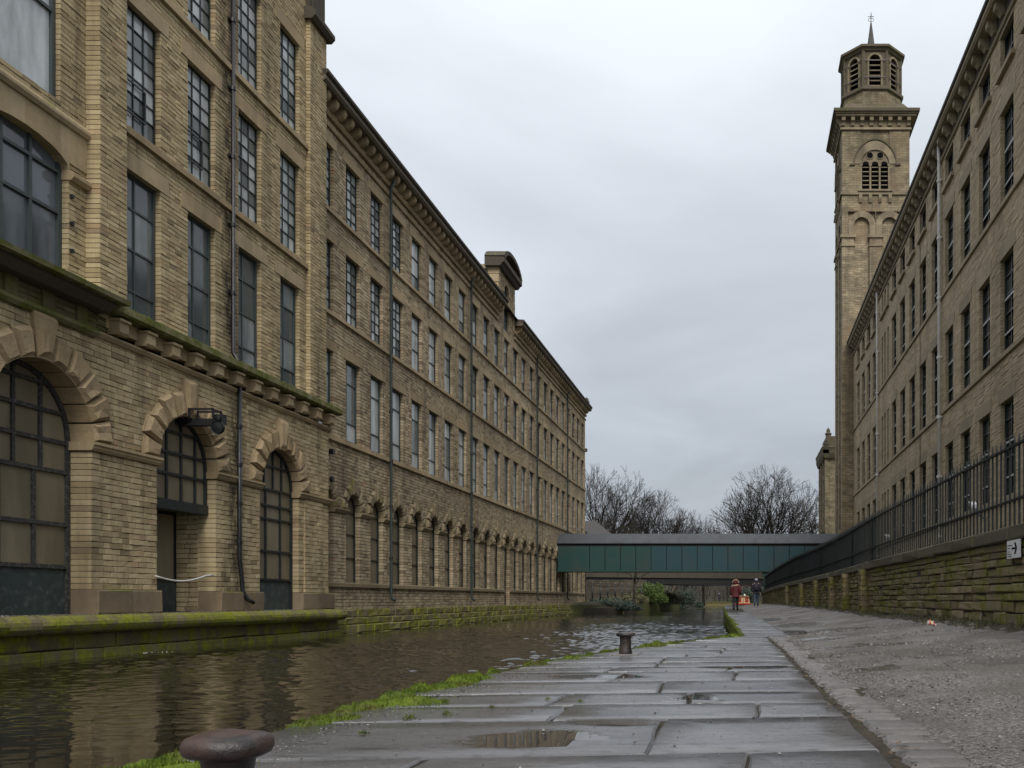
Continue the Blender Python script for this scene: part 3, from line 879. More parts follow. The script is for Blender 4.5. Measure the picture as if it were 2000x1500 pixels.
# ------------------------------------------------------------------ moss on the canal edge
def moss_strip(name, label, y0, y1, wfun, n, seed, blades, hgt=.062, outer=.05):
    rg = random.Random(seed); V = []; K = 9
    ys_ = np.linspace(y0, y1, n); prof = []
    for y in ys_:
        w = wfun(y); 
        for i in range(K):
            t = i / (K - 1)
            x = edge_x(y) - outer + (w + outer) * t
            pt = vnoise(x * 2.1 + 4, y * 1.7, 1.9) * .6 + vnoise(x * 5, y * 4.3, 1.4) * .5
            h = hgt * (max(0, math.sin(math.pi * (t * .92 + .06))) * (.35 + .55 * abs(vnoise(x * 3, y * 3, 1.3))) * min(1, w / .15) + .75 * pt * (t > .1) - .1 - .3 * (t > .45))
            zb = flag_z(y) - .012 - (.12 if t < .03 else 0)
            V.append((x + rg.uniform(-.012, .012), y, zb + h + rg.uniform(0, .006)))
    Fq = [(j * K + i, j * K + i + 1, (j + 1) * K + i + 1, (j + 1) * K + i) for j in range(n - 1) for i in range(K - 1)]
    nb = len(V)
    Vn = np.array(V)
    for _ in range(blades):
        j = rg.randrange(n - 1); i = rg.randrange(K - 1)
        a = Vn[j * K + i]; b = Vn[(j + 1) * K + i + 1]
        p = a + (b - a) * np.array([rg.random(), rg.random(), .5])
        h = rg.uniform(.006, .02) * (1 + .6 * (hgt > .045)); th = rg.uniform(0, 3.14); w = rg.uniform(.003, .007)
        q = len(V)
        V += [(p[0] - w * math.cos(th), p[1] - w * math.sin(th), p[2] - .004), (p[0] + w * math.cos(th), p[1] + w * math.sin(th), p[2] - .004), (p[0] + rg.uniform(-.01, .01), p[1] + rg.uniform(-.01, .01), p[2] + h)]
        Fq.append((q, q + 1, q + 2))
    tag(link(name, mesh_np(name, V, polys=Fq, mats=[M['moss']])), label, 'moss', kind='stuff')
def mw_near(y):
    return max(.02, (.32 + .13 * math.sin(y * 2.3) + .12 * math.sin(y * 5.1 + 1)) * (1 if y < 8.3 else max(.12, .5 + .5 * math.sin(y * 1.9))) * (1 if y < 11 else .55))
moss_strip('moss', 'bright green moss growing along the near canal edge', 2.6, 18.2, mw_near, 330, 4, 26000)
moss_strip('moss', 'yellow green moss hanging on the far canal edge wall', 18.2, 60, lambda y: max(.02, .15 - y * .002 + .09 * math.sin(y * 3) * math.sin(y * 1.3)), 160, 6, 9000, .05, .05)
# small loose tufts kicked onto the stones
for i, (x, y, s_) in enumerate([(-1.93, 5.35, .05), (-1.78, 5.55, .042), (-1.6, 5.9, .035), (-1.95, 4.75, .04), (-2.0, 6.2, .05), (-1.35, 6.4, .03), (-1.1, 6.25, .03)]):
    V = []; Fq = []
    rg = random.Random(i)
    for k in range(160):
        a = rg.uniform(0, 6.28); b = rg.uniform(0, 1.3); r = s_ * rg.uniform(.3, .9)
        p = Vector((r * math.cos(a) * math.cos(b), r * math.sin(a) * math.cos(b), r * math.sin(b) * .8))
        w = s_ * .14; q = len(V)
        V += [tuple(p + Vector((rg.uniform(-w, w), rg.uniform(-w, w), rg.uniform(-w, w)))) for _ in range(3)]; Fq.append((q, q + 1, q + 2))
    tag(link('moss_tuft', mesh_np('moss_tuft', V, polys=Fq, mats=[M['moss']]), None, (x, y, .004)), 'small loose tuft of moss lying on the wet flagstones', 'moss tuft', 'loose moss tufts')

# ------------------------------------------------------------------ the near mill block (left)
blk = thing('mill_block', 'tall buff stone mill block with round ground arches and a mossy bracketed ledge', 'mill', (-16, 24, 0))
XG, XU, XS = -14.5, -14.65, -14.82
C1 = .1335
def snap(v, base, c): return base + round((v - base) / c) * c
AR = [(19.05, 1.47, .55), (24.1, 1.27, .32), (28.9, 1.2, .28)]
SPR = 4.2
mpG, mpU, mpS = mapL(XG), mapL(XU), mapL(XS)
# ground storey
ops = [Arch(c, r, .3, SPR, r + .52) for c, r, d in AR]
B, Mo = masonry(13.5, 32.3, .93, 6.66, ops, C1, .19, .42, 21, reveal=.5)
B2, Mo2 = masonry(30.45, 31.75, .93, 4.0, [], C1, .19, .42, 22, reveal=.2)
# upper storeys
rowsU = [(7.65, 10.93), (12.0, 14.95), (16.05, 19.05)]
colU = [22.58, 24.98, 27.42, 29.85]
CU = .1115
base = 7.3
ru = [(snap(a, base, CU), snap(b, base, CU)) for a, b in rowsU]
opsU = [Rect(c - .625, c + .625, a, b) for c in colU for a, b in ru]
BU, MU = masonry(21.7, 30.95, base, 24.0, opsU, CU, .2, .44, 23, reveal=.25)
BP1, MP1 = masonry(20.8, 21.72, base, 24.0, [], CU, .2, .44, 24, reveal=.4)
BP2, MP2 = masonry(30.93, 32.14, base, 20.2, [], CU, .2, .44, 25, reveal=.4)
BS, MS = masonry(13.5, 20.85, base, 24.0, [Rect(17.75, 20.26, base - 1, 10.75), Rect(17.7, 20.02, 11.5, 15.2)], CU, .2, .44, 26, reveal=.3)
mpA = mapL(0.)
def shift(B, Mo, X): return (B, Mo, X)
stone_wall(blk, [(B, Mo, XG), (B2, Mo2, XG + .05), (BU, MU, XU), (BP1, MP1, XU + .15), (BP2, MP2, XU + .15), (BS, MS, XS)], (mpA[0], mpA[1]), M['bay'], None, singles=300, bev=.005, gap=.0068, fj=.005, vj=.003)
mb = MB(mpA)
for Mo_, X in ((Mo, XG), (Mo2, XG + .05), (MU, XU), (MP1, XU + .15), (MP2, XU + .15), (MS, XS)):
    for a, b, v0, v1 in Mo_: mb.box(a + .012, b - .012, v0, v1, X - .35, X - .032)
mb.box(13.4, 32.1, .2, 24, -22, -15.75)
mb.build('wall', M['mortar'], blk)
# voussoirs
vr = random.Random(3)
def arch_ring(parent, mp0, mp, uc, vsp, r, nv, ro, key, wb, mat, raise_, wf=.05):
    for i in range(nv):
        a0, a1 = math.pi * i / nv, math.pi * (i + 1) / nv
        k = (i == nv // 2)
        me = voussoir_mesh(a0, a1, r, key if k else ro * vr.uniform(.98, 1.03), wb, wf + (.03 if k else 0), raise_ * (1.1 if k else 1), mp0, mat, vr)
        link('keystone' if k else 'voussoir', me, parent, tuple(mp[0](np.array([[uc, vsp, 0.]]))[0]))
mp0L = mapL(0.)
for c, r, d in AR:
    arch_ring(blk, mp0L, mpG, c, SPR, r, 11, r + .62, r + .98, -d - .05, M['rustic'], .09)
# impost bands along the piers and into the reveals
for a, b, la, lb in ((15.5, 17.58, 0, .55), (20.52, 22.83, .55, .32), (25.37, 27.7, .32, .28), (30.1, 32.34, .28, 0)):
    pr = [(-.6, 4.02), (.05, 4.02), (.09, 4.08), (.09, 4.12), (.13, 4.15), (.13, 4.21), (-.6, 4.21)]
    m = MB(mpG); m.profile(pr, a - .06, b + .06); m.build('impost', M['dressed'], blk)
# plinth stones
for a, b in ((15.2, 17.58), (20.52, 22.83), (25.37, 27.7), (30.1, 32.45)):
    n = 2 if b - a > 2 else 1
    x = a
    for i in range(n):
        y1 = a + (b - a) * (i + 1) / n
        V = blocks_verts(np.array([[x, y1, .36, .93, -.7, 0]]), wf=.16 if i % 2 == 0 else .15, bev=.03, gap=.004, vj=.006, seed=int(a * 10) + i)
        link('plinth_stone', blocks_mesh('plinth_stone', V, mpG, M['plinth']), blk); x = y1
box_part('plinth_course', mpG, M['plinth'], blk, (13.5, 32.3, .0, .37, -.6, .02))
# glazing of the arches
arch_window(blk, mpG, AR[0][0], AR[0][1], .36, SPR, -.56, [[0, 1]] + [[0, .32, .66, 1]] * 2 + [[0, .19, .46, .73, 1]] * 4, [.36, 1.42, 2.35, 3.5, 4.15, 4.78, 5.35, 5.7], M['droppings'], M['boarded'], .1, .085, M['teal_panel'], 1.42)
arch_window(blk, mpG, AR[1][0], AR[1][1], 3.28, SPR, -.33, [0, .3, .56, .82, 1], [3.28, 3.95, 4.5, 5.05, 5.5], M['frame'], M['boarded'], .09, .07)
arch_window(blk, mpG, AR[2][0], AR[2][1], .36, SPR, -.29, [[0, 1]] + [[0, .3, .7, 1]] * 3 + [[0, .3, .7, 1]] + [[0, .26, .5, .74, 1]] * 2, [.36, 1.32, 2.2, 3.2, 3.62, 4.12, 4.85, 5.4], M['frame'], M['boarded'], .09, .065, M['teal_panel'], 1.32)
c2, r2, _ = AR[1]
box_part('door_beam', mpG, M['frame'], blk, (c2 - r2, c2 + r2, 3.02, 3.28, -.6, -.2))
box_part('passage_ceiling', mpG, M['iron'], blk, (c2 - r2, c2 + r2, 3.1, 3.27, -1.3, -.6))
# deep side walls of the passage and the door at its back
for s_, a in ((0, c2 + r2), ):
    Bj, Mj = masonry(XG - 1.1, XG - .48, .36, 3.1, [], C1, .2, .4, 41, reveal=.1)
    stone_wall(blk, [(Bj, Mj, 0.)], mapF(a), M['bay'], M['mortar'], rest='passage_stonework', mort_back=.2, mort_name='passage_wall')
m = MB(mpG)
m.box(c2 - r2, c2 + r2, .36, 3.1, -1.2, -1.1)
d = m.build('door', M['frame'], blk)
for u0, u1, v0, v1, mt in ((c2 - .9, c2 + .05, 1.25, 3.0, 'boarded'), (c2 + .15, c2 + 1.1, 1.25, 3.0, 'boarded'), (c2 - 1.2, c2 + 1.2, .38, 1.15, 'teal_panel')):
    box_part('panel', mpG, M[mt], d, (u0, u1, v0, v1, -1.1, -1.06))
# white hose hung across the doorway
m = MB()
m.tube([(XG + .1, 22.6 + 2.5 * t_, 1.28 - .14 * math.sin(math.pi * min(1, t_ * 1.15)) + .08 * t_) for t_ in np.linspace(0, 1, 14)], .022, 8)
tag(m.build('hose', M['rope'], None, True), 'white hose slung across the recessed doorway between stone piers', 'hose')
# ledge on corbels
def ledge(u0, u1, xo, z0, z1, mat, name):
    m = MB(mpG)
    m.profile([(-.3, z0), (xo - .06, z0), (xo, z0 + .05), (xo, z1 - .02), (-.15, z1 + .06), (-.3, z1 + .06)], u0, u1)
    return m.build(name, mat, blk)
ledge(20.72, 32.62, .36, 7.2, 7.43, M['mossy_ledge'], 'ledge')
for i in range(12):
    y = 21.25 + .982 * i
    m = MB(mpG); m.profile([(-.05, 6.78), (.20, 6.78), (.25, 6.84), (.25, 7.08), (-.05, 7.08)], y - .16, y + .16)
    m.box(y - .19, y + .19, 7.08, 7.14, -.05, .29)
    m.build('corbel', M['dressed'], blk)
box_part('soffit', mpG, M['bay'], blk, (20.72, 32.4, 6.9, 7.2, -.2, .012))
m = MB(mpG); m.profile([(-.2, 6.6), (.04, 6.6), (.1, 6.68), (.1, 6.72), (-.2, 6.74)], 20.6, 32.36); m.build('string_course', M['dressed'], blk)
# moss lining on top of the ledge
def moss_top(parent, mp, u0, u1, w0, w1, z, seed, n=700):
    rg = random.Random(seed); V = []; Fq = []
    for _ in range(n):
        u = rg.uniform(u0, u1); w = w1 - abs(rg.gauss(0, .06)); h = rg.uniform(.01, .05)
        q = len(V); s_ = rg.uniform(.01, .035)
        V += [(u - s_, z, w), (u + s_, z, w + rg.uniform(-.02, .02)), (u + rg.uniform(-.03, .03), z + h, w - .02)]; Fq.append((q, q + 1, q + 2))
    tag(link('moss_fringe', mesh_np('moss_fringe', mp[0](np.array(V)), polys=Fq, mats=[M['moss']]), parent), kind='stuff')
moss_top(blk, mpG, 20.8, 32.6, 0, .33, 7.42, 3, 2200)
# older, broken canopy over the first arch with its mossy panelled frieze
m = MB(mpG)
m.profile([(-.3, 7.36), (.60, 7.36), (.62, 7.46), (.2, 7.58), (-.3, 7.64)], 14.5, 20.95); m.build('canopy', M['mossy_ledge'], blk)
m = MB(mpG); m.profile([(-.2, 7.1), (.28, 7.14), (.42, 7.26), (.42, 7.36), (-.2, 7.36)], 14.5, 20.72); m.build('canopy_moulding', M['sooty'], blk)
moss_top(blk, mpG, 15.2, 20.9, 0, .6, 7.45, 5, 1300)
box_part('frieze', mpG, M['mossy_frieze'], blk, (13.5, 20.6, 6.72, 7.12, -.2, .0))
for i in range(7):
    y = 14.3 + i * .98
    box_part('frieze_pilaster', mpG, M['mossy_frieze'], blk, (y - .16, y + .16, 6.74, 7.12, -.1, .06))
    for k in range(3):
        V = blocks_verts(np.array([[y + .17, y + .17 + .31, 6.76 + k * .115, 6.76 + (k + 1) * .115, -.05, 0], [y + .48, y + .81, 6.76 + k * .115, 6.76 + (k + 1) * .115, -.05, .3]]), wf=.022, seed=i * 3 + k)
        for q in range(2): link('brick', blocks_mesh('brick', V[q:q + 1], mpG, M['mossy_frieze']), blk)
m = MB(mpG); m.profile([(-.2, 6.56), (.07, 6.56), (.13, 6.64), (.13, 6.7), (.06, 6.76), (-.2, 6.76)], 13.5, 20.62); m.build('string_course', M['mossy_ledge'], blk)
# upper windows
kit_a = WinKit(mp0L, [1, 1, 1], [1.35, 1, 1, 1, 1, 1, 1], 1.25, ru[1][1] - ru[1][0], M['frame'], M['glass_pale'], .05, .028, back=-.2)
kit_b = WinKit(mp0L, [1, 1, 1], [1, 1, 1, 1, 1, 1, 1], 1.25, ru[2][1] - ru[2][0], M['frame'], M['glass_pale'], .05, .028, back=-.2)
kit_c = WinKit(mp0L, [.55, 1], [.45, 1, 1, .75], 1.25, ru[0][1] - ru[0][0], M['frame_teal'], M['glass'], .08, .05, back=-.2)
for c in colU:
    for j, kit in ((0, kit_c), (1, kit_a), (2, kit_b)):
        if j == 2 and c < 24: continue
        w = kit.place(blk, mpU, c, ru[j][0])
        box_part('lintel', mpU, M['dressed'], w, (c - .93, c + .93, ru[j][1] - .005, ru[j][1] + .41, -.24, .022))
        if j: box_part('sill', mpU, M['dressed'], w, (c - .623, c + .623, ru[j][0] - .11, ru[j][0] + .002, -.24, .05))
for j in (1, 2):
    z = ru[j][0]
    m = MB(mpU); m.profile([(-.1, z - .2), (.09, z - .2), (.09, z - .05), (.03, z - .002), (-.1, z - .002)], 21.74, 30.92); m.build('string_course', M['dressed'], blk)
# opening casements standing proud in two windows
for c in (22.58, 24.98):
    m = MB(mpU); z = ru[1][0] + .44
    for b in ((c - .58, c - .54, z, z + .8), (c + .17, c + .21, z, z + .8), (c - .54, c + .17, z, z + .04), (c - .54, c + .17, z + .76, z + .8)): m.box(*b, -.13, -.09)
    m.build('casement', M['frame'], blk)
# big openings of the set-back bay
m = MB(mpS)
u0, u1 = 17.75, 20.26
n = 10; uc = (u0 + u1) / 2; hw = (u1 - u0) / 2
curve = [(uc + hw * math.cos(math.pi * i / n), 10.12 + .40 * math.sin(math.pi * i / n)) for i in range(n + 1)]
for i in range(n):
    a, b = curve[i], curve[i + 1]
    mm = MB(mpS); mm.prism([(a[0], a[1]), (a[0] + (a[0] - uc) * .0, 11.06), (b[0], 11.06), (b[0], b[1])][::-1], -.3, .03)
    mm.build('arch_stone', M['dressed'], blk)
for b_ in ((20.26, 20.82, 10.3, 11.06, -.3, .028), (14, 17.75, 10.3, 11.06, -.3, .028)): box_part('arch_spandrel', mpS, M['dressed'], blk, b_)
m = MB(mpS); m.profile([(-.3, 11.06), (.07, 11.06), (.12, 11.14), (.12, 11.2), (.05, 11.3), (-.3, 11.5)], 14, 20.84); m.build('sill', M['dressed'], blk)
m = MB(mpS); m.profile([(-.3, 9.92), (.08, 9.92), (.14, 10.0), (.14, 10.08), (.06, 10.14), (-.3, 10.14)], 20.24, 20.9); m.build('impost', M['dressed'], blk)
def big_window(u0, u1, v0, v1, cols, rows, pm, back=-.24):
    kit = WinKit(mp0L, cols, rows, u1 - u0, v1 - v0, M['frame_teal'], pm, .1, .07, .1, back)
    return kit.place(blk, mpS, (u0 + u1) / 2, v0)
big_window(17.75, 20.26, 7.5, 10.7, [1, 1, 1], [1.75, 1, .6], M['glass_blue'])
big_window(17.7, 20.02, 11.5, 15.2, [1], [1, 0.9], M['glass_big'], -.2)
m = MB(mpS)
for i in range(4): m.box(20.3, 20.36, 7.75 + i * .6, 7.83 + i * .6, -.02, .07)
m.build('wall_stubs', M['iron'], blk)
# dark moulding and upper stage at the corner
m = MB(mpU); m.profile([(-.2, 20.15), (.26, 20.15), (.38, 20.28), (.38, 20.42), (.22, 20.55), (-.2, 20.55)], 30.8, 32.3); m.build('corner_moulding', M['sooty'], blk)
box_part('corner_stage', mpU, M['sooty'], blk, (30.95, 32.08, 20.5, 24, -.6, .12), (31.1, 31.9, 20.55, 24, .12, .17))
# rain pipes
m = MB(); m.tube([(XU + .1, 26.33, 24), (XU + .1, 26.33, 7.75), (XU + .22, 26.33, 7.55), (XU + .3, 26.33, 7.5)], .055, 10)
dp = m.build('drainpipe', M['iron'], blk, True)
for z in (9.4, 11.35, 13.3, 15.25, 17.2, 19.1):
    m = MB(); m.tube([(XU + .1, 26.33, z), (XU + .1, 26.33, z + .1)], .075, 10); m.box(XU, XU + .05, 26.2, 26.46, z + .02, z + .08); m.build('collar', M['iron'], dp)
m = MB(); m.tube([(XG + .12, 26.35, 6.78), (XG + .12, 26.35, 1.9), (XG + .13, 26.42, 1.5), (XG + .13, 26.5, .95), (XG + .24, 26.58, .7), (XG + .34, 26.72, .6)], .06, 10)
dp = m.build('drainpipe', M['iron'], blk, True)
for z in (2.3, 3.4, 4.5, 5.6):
    m = MB(); m.tube([(XG + .12, 26.35, z), (XG + .12, 26.35, z + .1)], .08, 10); m.build('collar', M['iron'], dp)
# hoist beam over the doorway
hb = thing('hoist_beam', 'black iron hoist beam with pulley wheel jutting from the arch keystone', 'hoist', (XG, 24.1, 5.3))
m = MB(); m.box(XG - .35, XG + .86, 24.02, 24.18, 5.3, 5.42); m.box(XG - .2, XG + .78, 23.99, 24.21, 5.24, 5.3); m.build('beam', M['iron'], hb)
m = MB()
for y in (23.92, 24.28):
    m.box(XG + .12, XG + .78, y - .02, y + .02, 5.62, 5.67); m.box(XG + .12, XG + .17, y - .02, y + .02, 5.42, 5.62); m.box(XG + .74, XG + .79, y - .02, y + .02, 5.42, 5.62)
m.tube([(XG + .77, 23.9, 5.64), (XG + .77, 24.3, 5.64)], .02, 6); m.tube([(XG + .14, 23.9, 5.64), (XG + .14, 24.3, 5.64)], .02, 6)
m.build('trolley_frame', M['iron'], hb)
m = MB(); m.box(XG + .76, XG + .96, 24.0, 24.2, 5.28, 5.52); m.build('bracket_head', M['iron'], hb)
def wheel(x, y, z, r, w, name):
    m = MB()
    prof = [(r * .25, -w), (r * .85, -w * .6), (r, -w), (r, -w * .5), (r * .86, 0), (r, w * .5), (r, w), (r * .85, w * .6), (r * .25, w)]
    m.lathe(prof, (0, 0, 0), 20)
    m.v = [(v[0], v[2], v[1]) for v in m.v]
    return m.build(name, M['iron_green'], hb, False, (x, y, z))
wheel(XG + .86, 23.95, 5.17, .17, .05, 'pulley_wheel'); wheel(XG + .84, 23.98, 5.42, .1, .04, 'guide_wheel')

# ------------------------------------------------------------------ quay under the mill block
q = thing('quay_wall', 'moss green stone quay with rounded coping below the tall mill block', 'quay', (-14.2, 25, -.5))
cy = 13.0; i = 0
cr_ = random.Random(9)
while cy < 32.3:
    L = cr_.uniform(.8, 1.7); e_ = min(32.35, cy + L)
    m = MB(); pr = []
    for k in range(9):
        a_ = math.pi * k / 8 - math.pi / 2
        pr.append((-14.05 + .2 * math.cos(a_) + cr_.uniform(-.008, .008), .175 + .19 * math.sin(a_)))
    pr = pr + [(-14.6, .365), (-14.6, -.015)]
    n = len(pr)
    vs = [(x, cy + .012, z) for x, z in pr] + [(x, e_ - .012, z) for x, z in pr]
    m.add(vs, [tuple(range(n)), tuple(range(2 * n - 1, n - 1, -1))] + [(i_, n + i_, n + (i_ + 1) % n, (i_ + 1) % n) for i_ in range(n)])
    m.build('coping_stone', M['quay'], q); cy = e_
B, _ = masonry(13, 32.4, -.36, -.0, [], .37, .9, 1.6, 51, reveal=.3)
B2, _ = masonry(13, 32.4, -1.2, -.36, [], .42, .8, 1.5, 52, reveal=.3)
stone_wall(q, [(B, [], -14.19), (B2, [], -14.1)], mapL(0.), M['quay'], None, singles=60, name='quay_stone', rest='quay_stones_below', bev=.03, fj=.012, vj=.012)
box_part('backing', mapL(0.), M['soil'], q, (13, 32.4, -1.4, .34, -15.0, -14.3))
# grime and debris along the ledge
P = []; S = []
for _ in range(900):
    P.append((-14.33 + rnd.gauss(0, .07), rnd.uniform(14, 31), .375)); S.append(rnd.uniform(.008, .025))
v, f = octas(np.array(P), np.array(S), 8)
tag(link('debris', mesh_np('debris', v, quads=f, mats=[M['chips']])), 'grey droppings and grit heaped along the top of the mossy quay', 'debris', kind='stuff')
# ------------------------------------------------------------------ the long mill range beyond the block (left)
wing = thing('mill_range', 'long four storey stone mill range with round arched ground windows beside the canal', 'mill', (-17, 60, 0))
XW = -15.0; mpW = mapL(XW)
W0, W1 = 32.15, 87.7
colW = [35.5 + 2.318 * k for k in range(-1, 23)]
CW = .128; bz = .32
sn = lambda v: snap(v, bz, CW)
rowsW = [(sn(6.68), sn(9.85)), (sn(11.2), sn(13.8)), (sn(14.95), sn(17.2))]
AW_R, AW_S, AW_B = .62, 4.1, sn(1.4)
DOORK = 11
ops = []
for i, c in enumerate(colW):
    ops.append(Arch(c, AW_R, AW_B if i != DOORK else .3, AW_S, AW_R + .34))
    for a, b in rowsW: ops.append(Rect(c - .625, c + .625, a, b))
DC = 58.5
ops.append(Rect(DC - .6, DC + .6, sn(17.75), 20.9))
Bw, Mw = masonry(W0, W1, bz, 18.2, ops, CW, .17, .4, 61, reveal=.25)
stone_wall(wing, [(Bw, Mw, 0.)], mpW, M['wing'], M['mortar'], bev=.005, gap=.0085, fj=.005, vj=.003, mort_front=.034)
m = MB(mpW); m.box(W0, W1 - .02, 0, 18.6, -8, -.45); m.build('core', M['mortar'], wing)
# end wall quoins seen at the far corner
for i in range(34):
    z = .4 + i * .52
    V = blocks_verts(np.array([[W1 - (.5 if i % 2 else .32), W1 + .03, z, z + .5, -.5, 0]]), wf=.03, bev=.02, seed=i)
    link('quoin', blocks_mesh('quoin', V, mpW, M['dressed']), wing)
# ring of rock-faced voussoirs over each ground window
vmesh = []
vr = random.Random(12)
for kind in range(3):
    vm = []
    for i in range(7):
        a0, a1 = math.pi * i / 7, math.pi * (i + 1) / 7
        k = i == 3
        vm.append((k, voussoir_mesh(a0, a1, AW_R, 1.28 if k else vr.uniform(1.0, 1.08), -.28, .03 + (.03 if k else 0), .06, mp0L, M['rustic_w'], vr)))
    vmesh.append(vm)
for i, c in enumerate(colW):
    for k, me in vmesh[i % 3]: link('keystone' if k else 'voussoir', me, wing, (XW, c, AW_S))
for i in range(len(colW) - 1):
    a, b = colW[i] + AW_R, colW[i + 1] - AW_R
    m = MB(mpW); m.profile([(-.3, AW_S - .18), (.05, AW_S - .18), (.10, AW_S - .1), (.13, AW_S - .06), (.13, AW_S), (-.3, AW_S)], a - .05, b + .05); m.build('impost', M['rustic_w'], wing)
# ground windows
for i, c in enumerate(colW):
    if i == DOORK:
        arch_window(wing, mpW, c, AW_R, 2.9, AW_S, -.28, [0, 1], [2.9, 3.9, 4.8], M['frame'], M['boarded'], .05, .035)
        d = box_part('door', mpW, M['iron'], wing, (c - AW_R, c + AW_R, .33, 2.9, -.28, -.22))
        box_part('handle', mpW, M['frame_teal'], d, (c + .35, c + .4, 1.3, 1.5, -.22, -.18))
        continue
    arch_window(wing, mpW, c, AW_R, AW_B, AW_S, -.27, [0, 1], [AW_B, 2.3, 3.2, 4.05, 4.8], M['frame'], M['boarded'], .05, .035)
def sill_band(z0, z1, proj, mat, segs, name='sill_band'):
    for a, b in segs:
        m = MB(mpW); m.profile([(-.22, z0), (proj, z0), (proj, z1 - .03), (.02, z1), (-.22, z1)], a, b); m.build(name, mat, wing)
cut = colW[DOORK]
sill_band(AW_B - .17, AW_B, .09, M['rustic_w'], [(W0, cut - .66), (cut + .66, W1)])
sill_band(rowsW[0][0] - .2, rowsW[0][0] - .002, .10, M['dressed'], [(W0, 44.8), (44.82, 60), (60.02, W1)])
sill_band(rowsW[1][0] - .16, rowsW[1][0] - .002, .09, M['dressed'], [(W0, 44.8), (44.82, 60), (60.02, W1)])
sill_band(rowsW[2][0] - .16, rowsW[2][0] - .002, .09, M['dressed'], [(W0, 44.8), (44.82, 60), (60.02, W1)])
hh = [b - a for a, b in rowsW]
k0 = WinKit(mp0L, [1, 1, 1], [1, 1, .95, .95, .95, .95], 1.25, hh[2], M['frame'], M['glass_pale'], .05, .03, back=-.2)
k1 = WinKit(mp0L, [1, 1, 1], [1, 1, .95, .95, .95, .95], 1.25, hh[1], M['frame'], M['glass_pale'], .05, .03, back=-.2)
k2 = WinKit(mp0L, [1], [.9, 1.1, 1], 1.25, hh[2], M['frame'], M['glass_pale'], .06, .05, back=-.2)
k3 = WinKit(mp0L, [1], [1.1, 1, .8], 1.25, hh[1], M['frame'], M['glass_pale'], .06, .05, back=-.2)
k4 = WinKit(mp0L, [.35, 1], [.85, 1.7, .75][::-1], 1.25, hh[0], M['frame_teal'], M['glass_pale'], .07, .05, back=-.2)
for i, c in enumerate(colW):
    for j in range(3):
        kit = k4 if j == 0 else ((k1 if j == 1 else k0) if i < 4 else (k3 if j == 1 else k2))
        w = kit.place(wing, mpW, c, rowsW[j][0])
        top = rowsW[j][1]
        box_part('lintel', mpW, M['dressed'], w, (c - .9, c + .9, top - .004, top + .36, -.24, .02))
# cornice: string, brackets, slab and gutter, broken by the dormer
segs = [(W0 - .3, DC - 1.95), (DC + 1.95, W1 + .35)]
for a, b in segs:
    for pr, mt, nm in (([(-.2, 17.78), (.07, 17.78), (.10, 17.86), (.06, 17.93), (-.2, 17.93)], 'dressed', 'string_course'),
                       ([(-.2, 18.14), (.10, 18.14), (.15, 18.26), (.15, 18.3), (-.2, 18.3)], 'dressed', 'frieze_band'),
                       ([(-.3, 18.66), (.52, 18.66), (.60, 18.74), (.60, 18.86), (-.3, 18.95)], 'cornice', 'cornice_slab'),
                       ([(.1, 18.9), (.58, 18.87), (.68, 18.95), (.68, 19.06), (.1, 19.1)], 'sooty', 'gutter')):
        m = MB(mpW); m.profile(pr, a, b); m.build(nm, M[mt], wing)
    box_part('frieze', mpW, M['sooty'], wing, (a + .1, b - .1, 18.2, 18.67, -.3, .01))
mbk = MB(mp0L); mbk.profile([(0, 0), (.2, 0), (.36, .1), (.42, .2), (.42, .36), (0, .36)], -.11, .11)
mbk = mbk.mesh('bracket', M['dressed'])
y = W0 + .4
while y < W1:
    if not (DC - 2.0 < y < DC + 2.1): link('bracket', mbk, wing, (XW + .01, y, 18.3))
    y += .66
m = MB(mpW); m.add([(W0, 19.05, .3), (W1, 19.05, .3), (W1, 22.2, -8), (W0, 22.2, -8), (W1, 19.05, -16), (W0, 19.05, -16)], [(0, 1, 2, 3), (3, 2, 4, 5)]); m.build('roof', M['slate'], wing)
for y in (86.9, 87.5):
    m = MB(); m.lathe([(.14, 0), (.14, .3), (.2, .34), (.2, .4), (.1, .5), (.13, .62), (.0, .75)], (XW + .3, y, 19.05), 10); m.build('finial', M['sooty'], wing)
m = MB(); m.lathe([(.05, 0), (.16, .05), (.16, .3), (.05, .36)], (XW + .08, W1 + .08, 14.75), 10); m.build('string_knob', M['sooty'], wing)
# dormer with segmental pediment
mD = mapL(XW + .02)
Bd, Md = masonry(DC - 1.95, DC + 1.95, 18.0, 21.2, [Rect(DC - .62, DC + .62, 17.5, 20.5)], CW, .17, .4, 71, reveal=.25)
stone_wall(wing, [(Bd, Md, 0.)], mD, M['wing'], M['mortar'], rest='dormer_stonework', mort_name='dormer_wall')
for s_ in (-1, 1):
    for k in range(6):
        V = blocks_verts(np.array([[DC + s_ * 1.8 - .22, DC + s_ * 1.8 + .22, 18.2 + k * .5, 18.68 + k * .5, -.6, 0]]), wf=.05, bev=.02, seed=k)
        link('quoin', blocks_mesh('quoin', V, mD, M['dressed']), wing)
m = MB(mD); m.box(DC - 1.93, DC + 1.93, 18.4, 21.3, -5, -.3); m.build('dormer_body', M['wing'], wing)
m = MB(mD); m.profile([(-.75, 21.1), (.2, 21.1), (.32, 21.28), (.45, 21.36), (.45, 21.62), (-.75, 21.66)], DC - 2.3, DC + 2.3); m.build('entablature', M['sooty'], wing)
n = 14; arc_o = []; arc_i = []
for i in range(n + 1):
    t_ = -1 + 2 * i / n
    arc_o.append((DC + 2.35 * t_, 21.62 + 1.12 * math.sqrt(max(0, 1 - .92 * t_ * t_)) - .25)); arc_i.append((DC + 1.95 * t_, 21.60 + .82 * math.sqrt(max(0, 1 - .95 * t_ * t_)) - .16))
m = MB(mD)
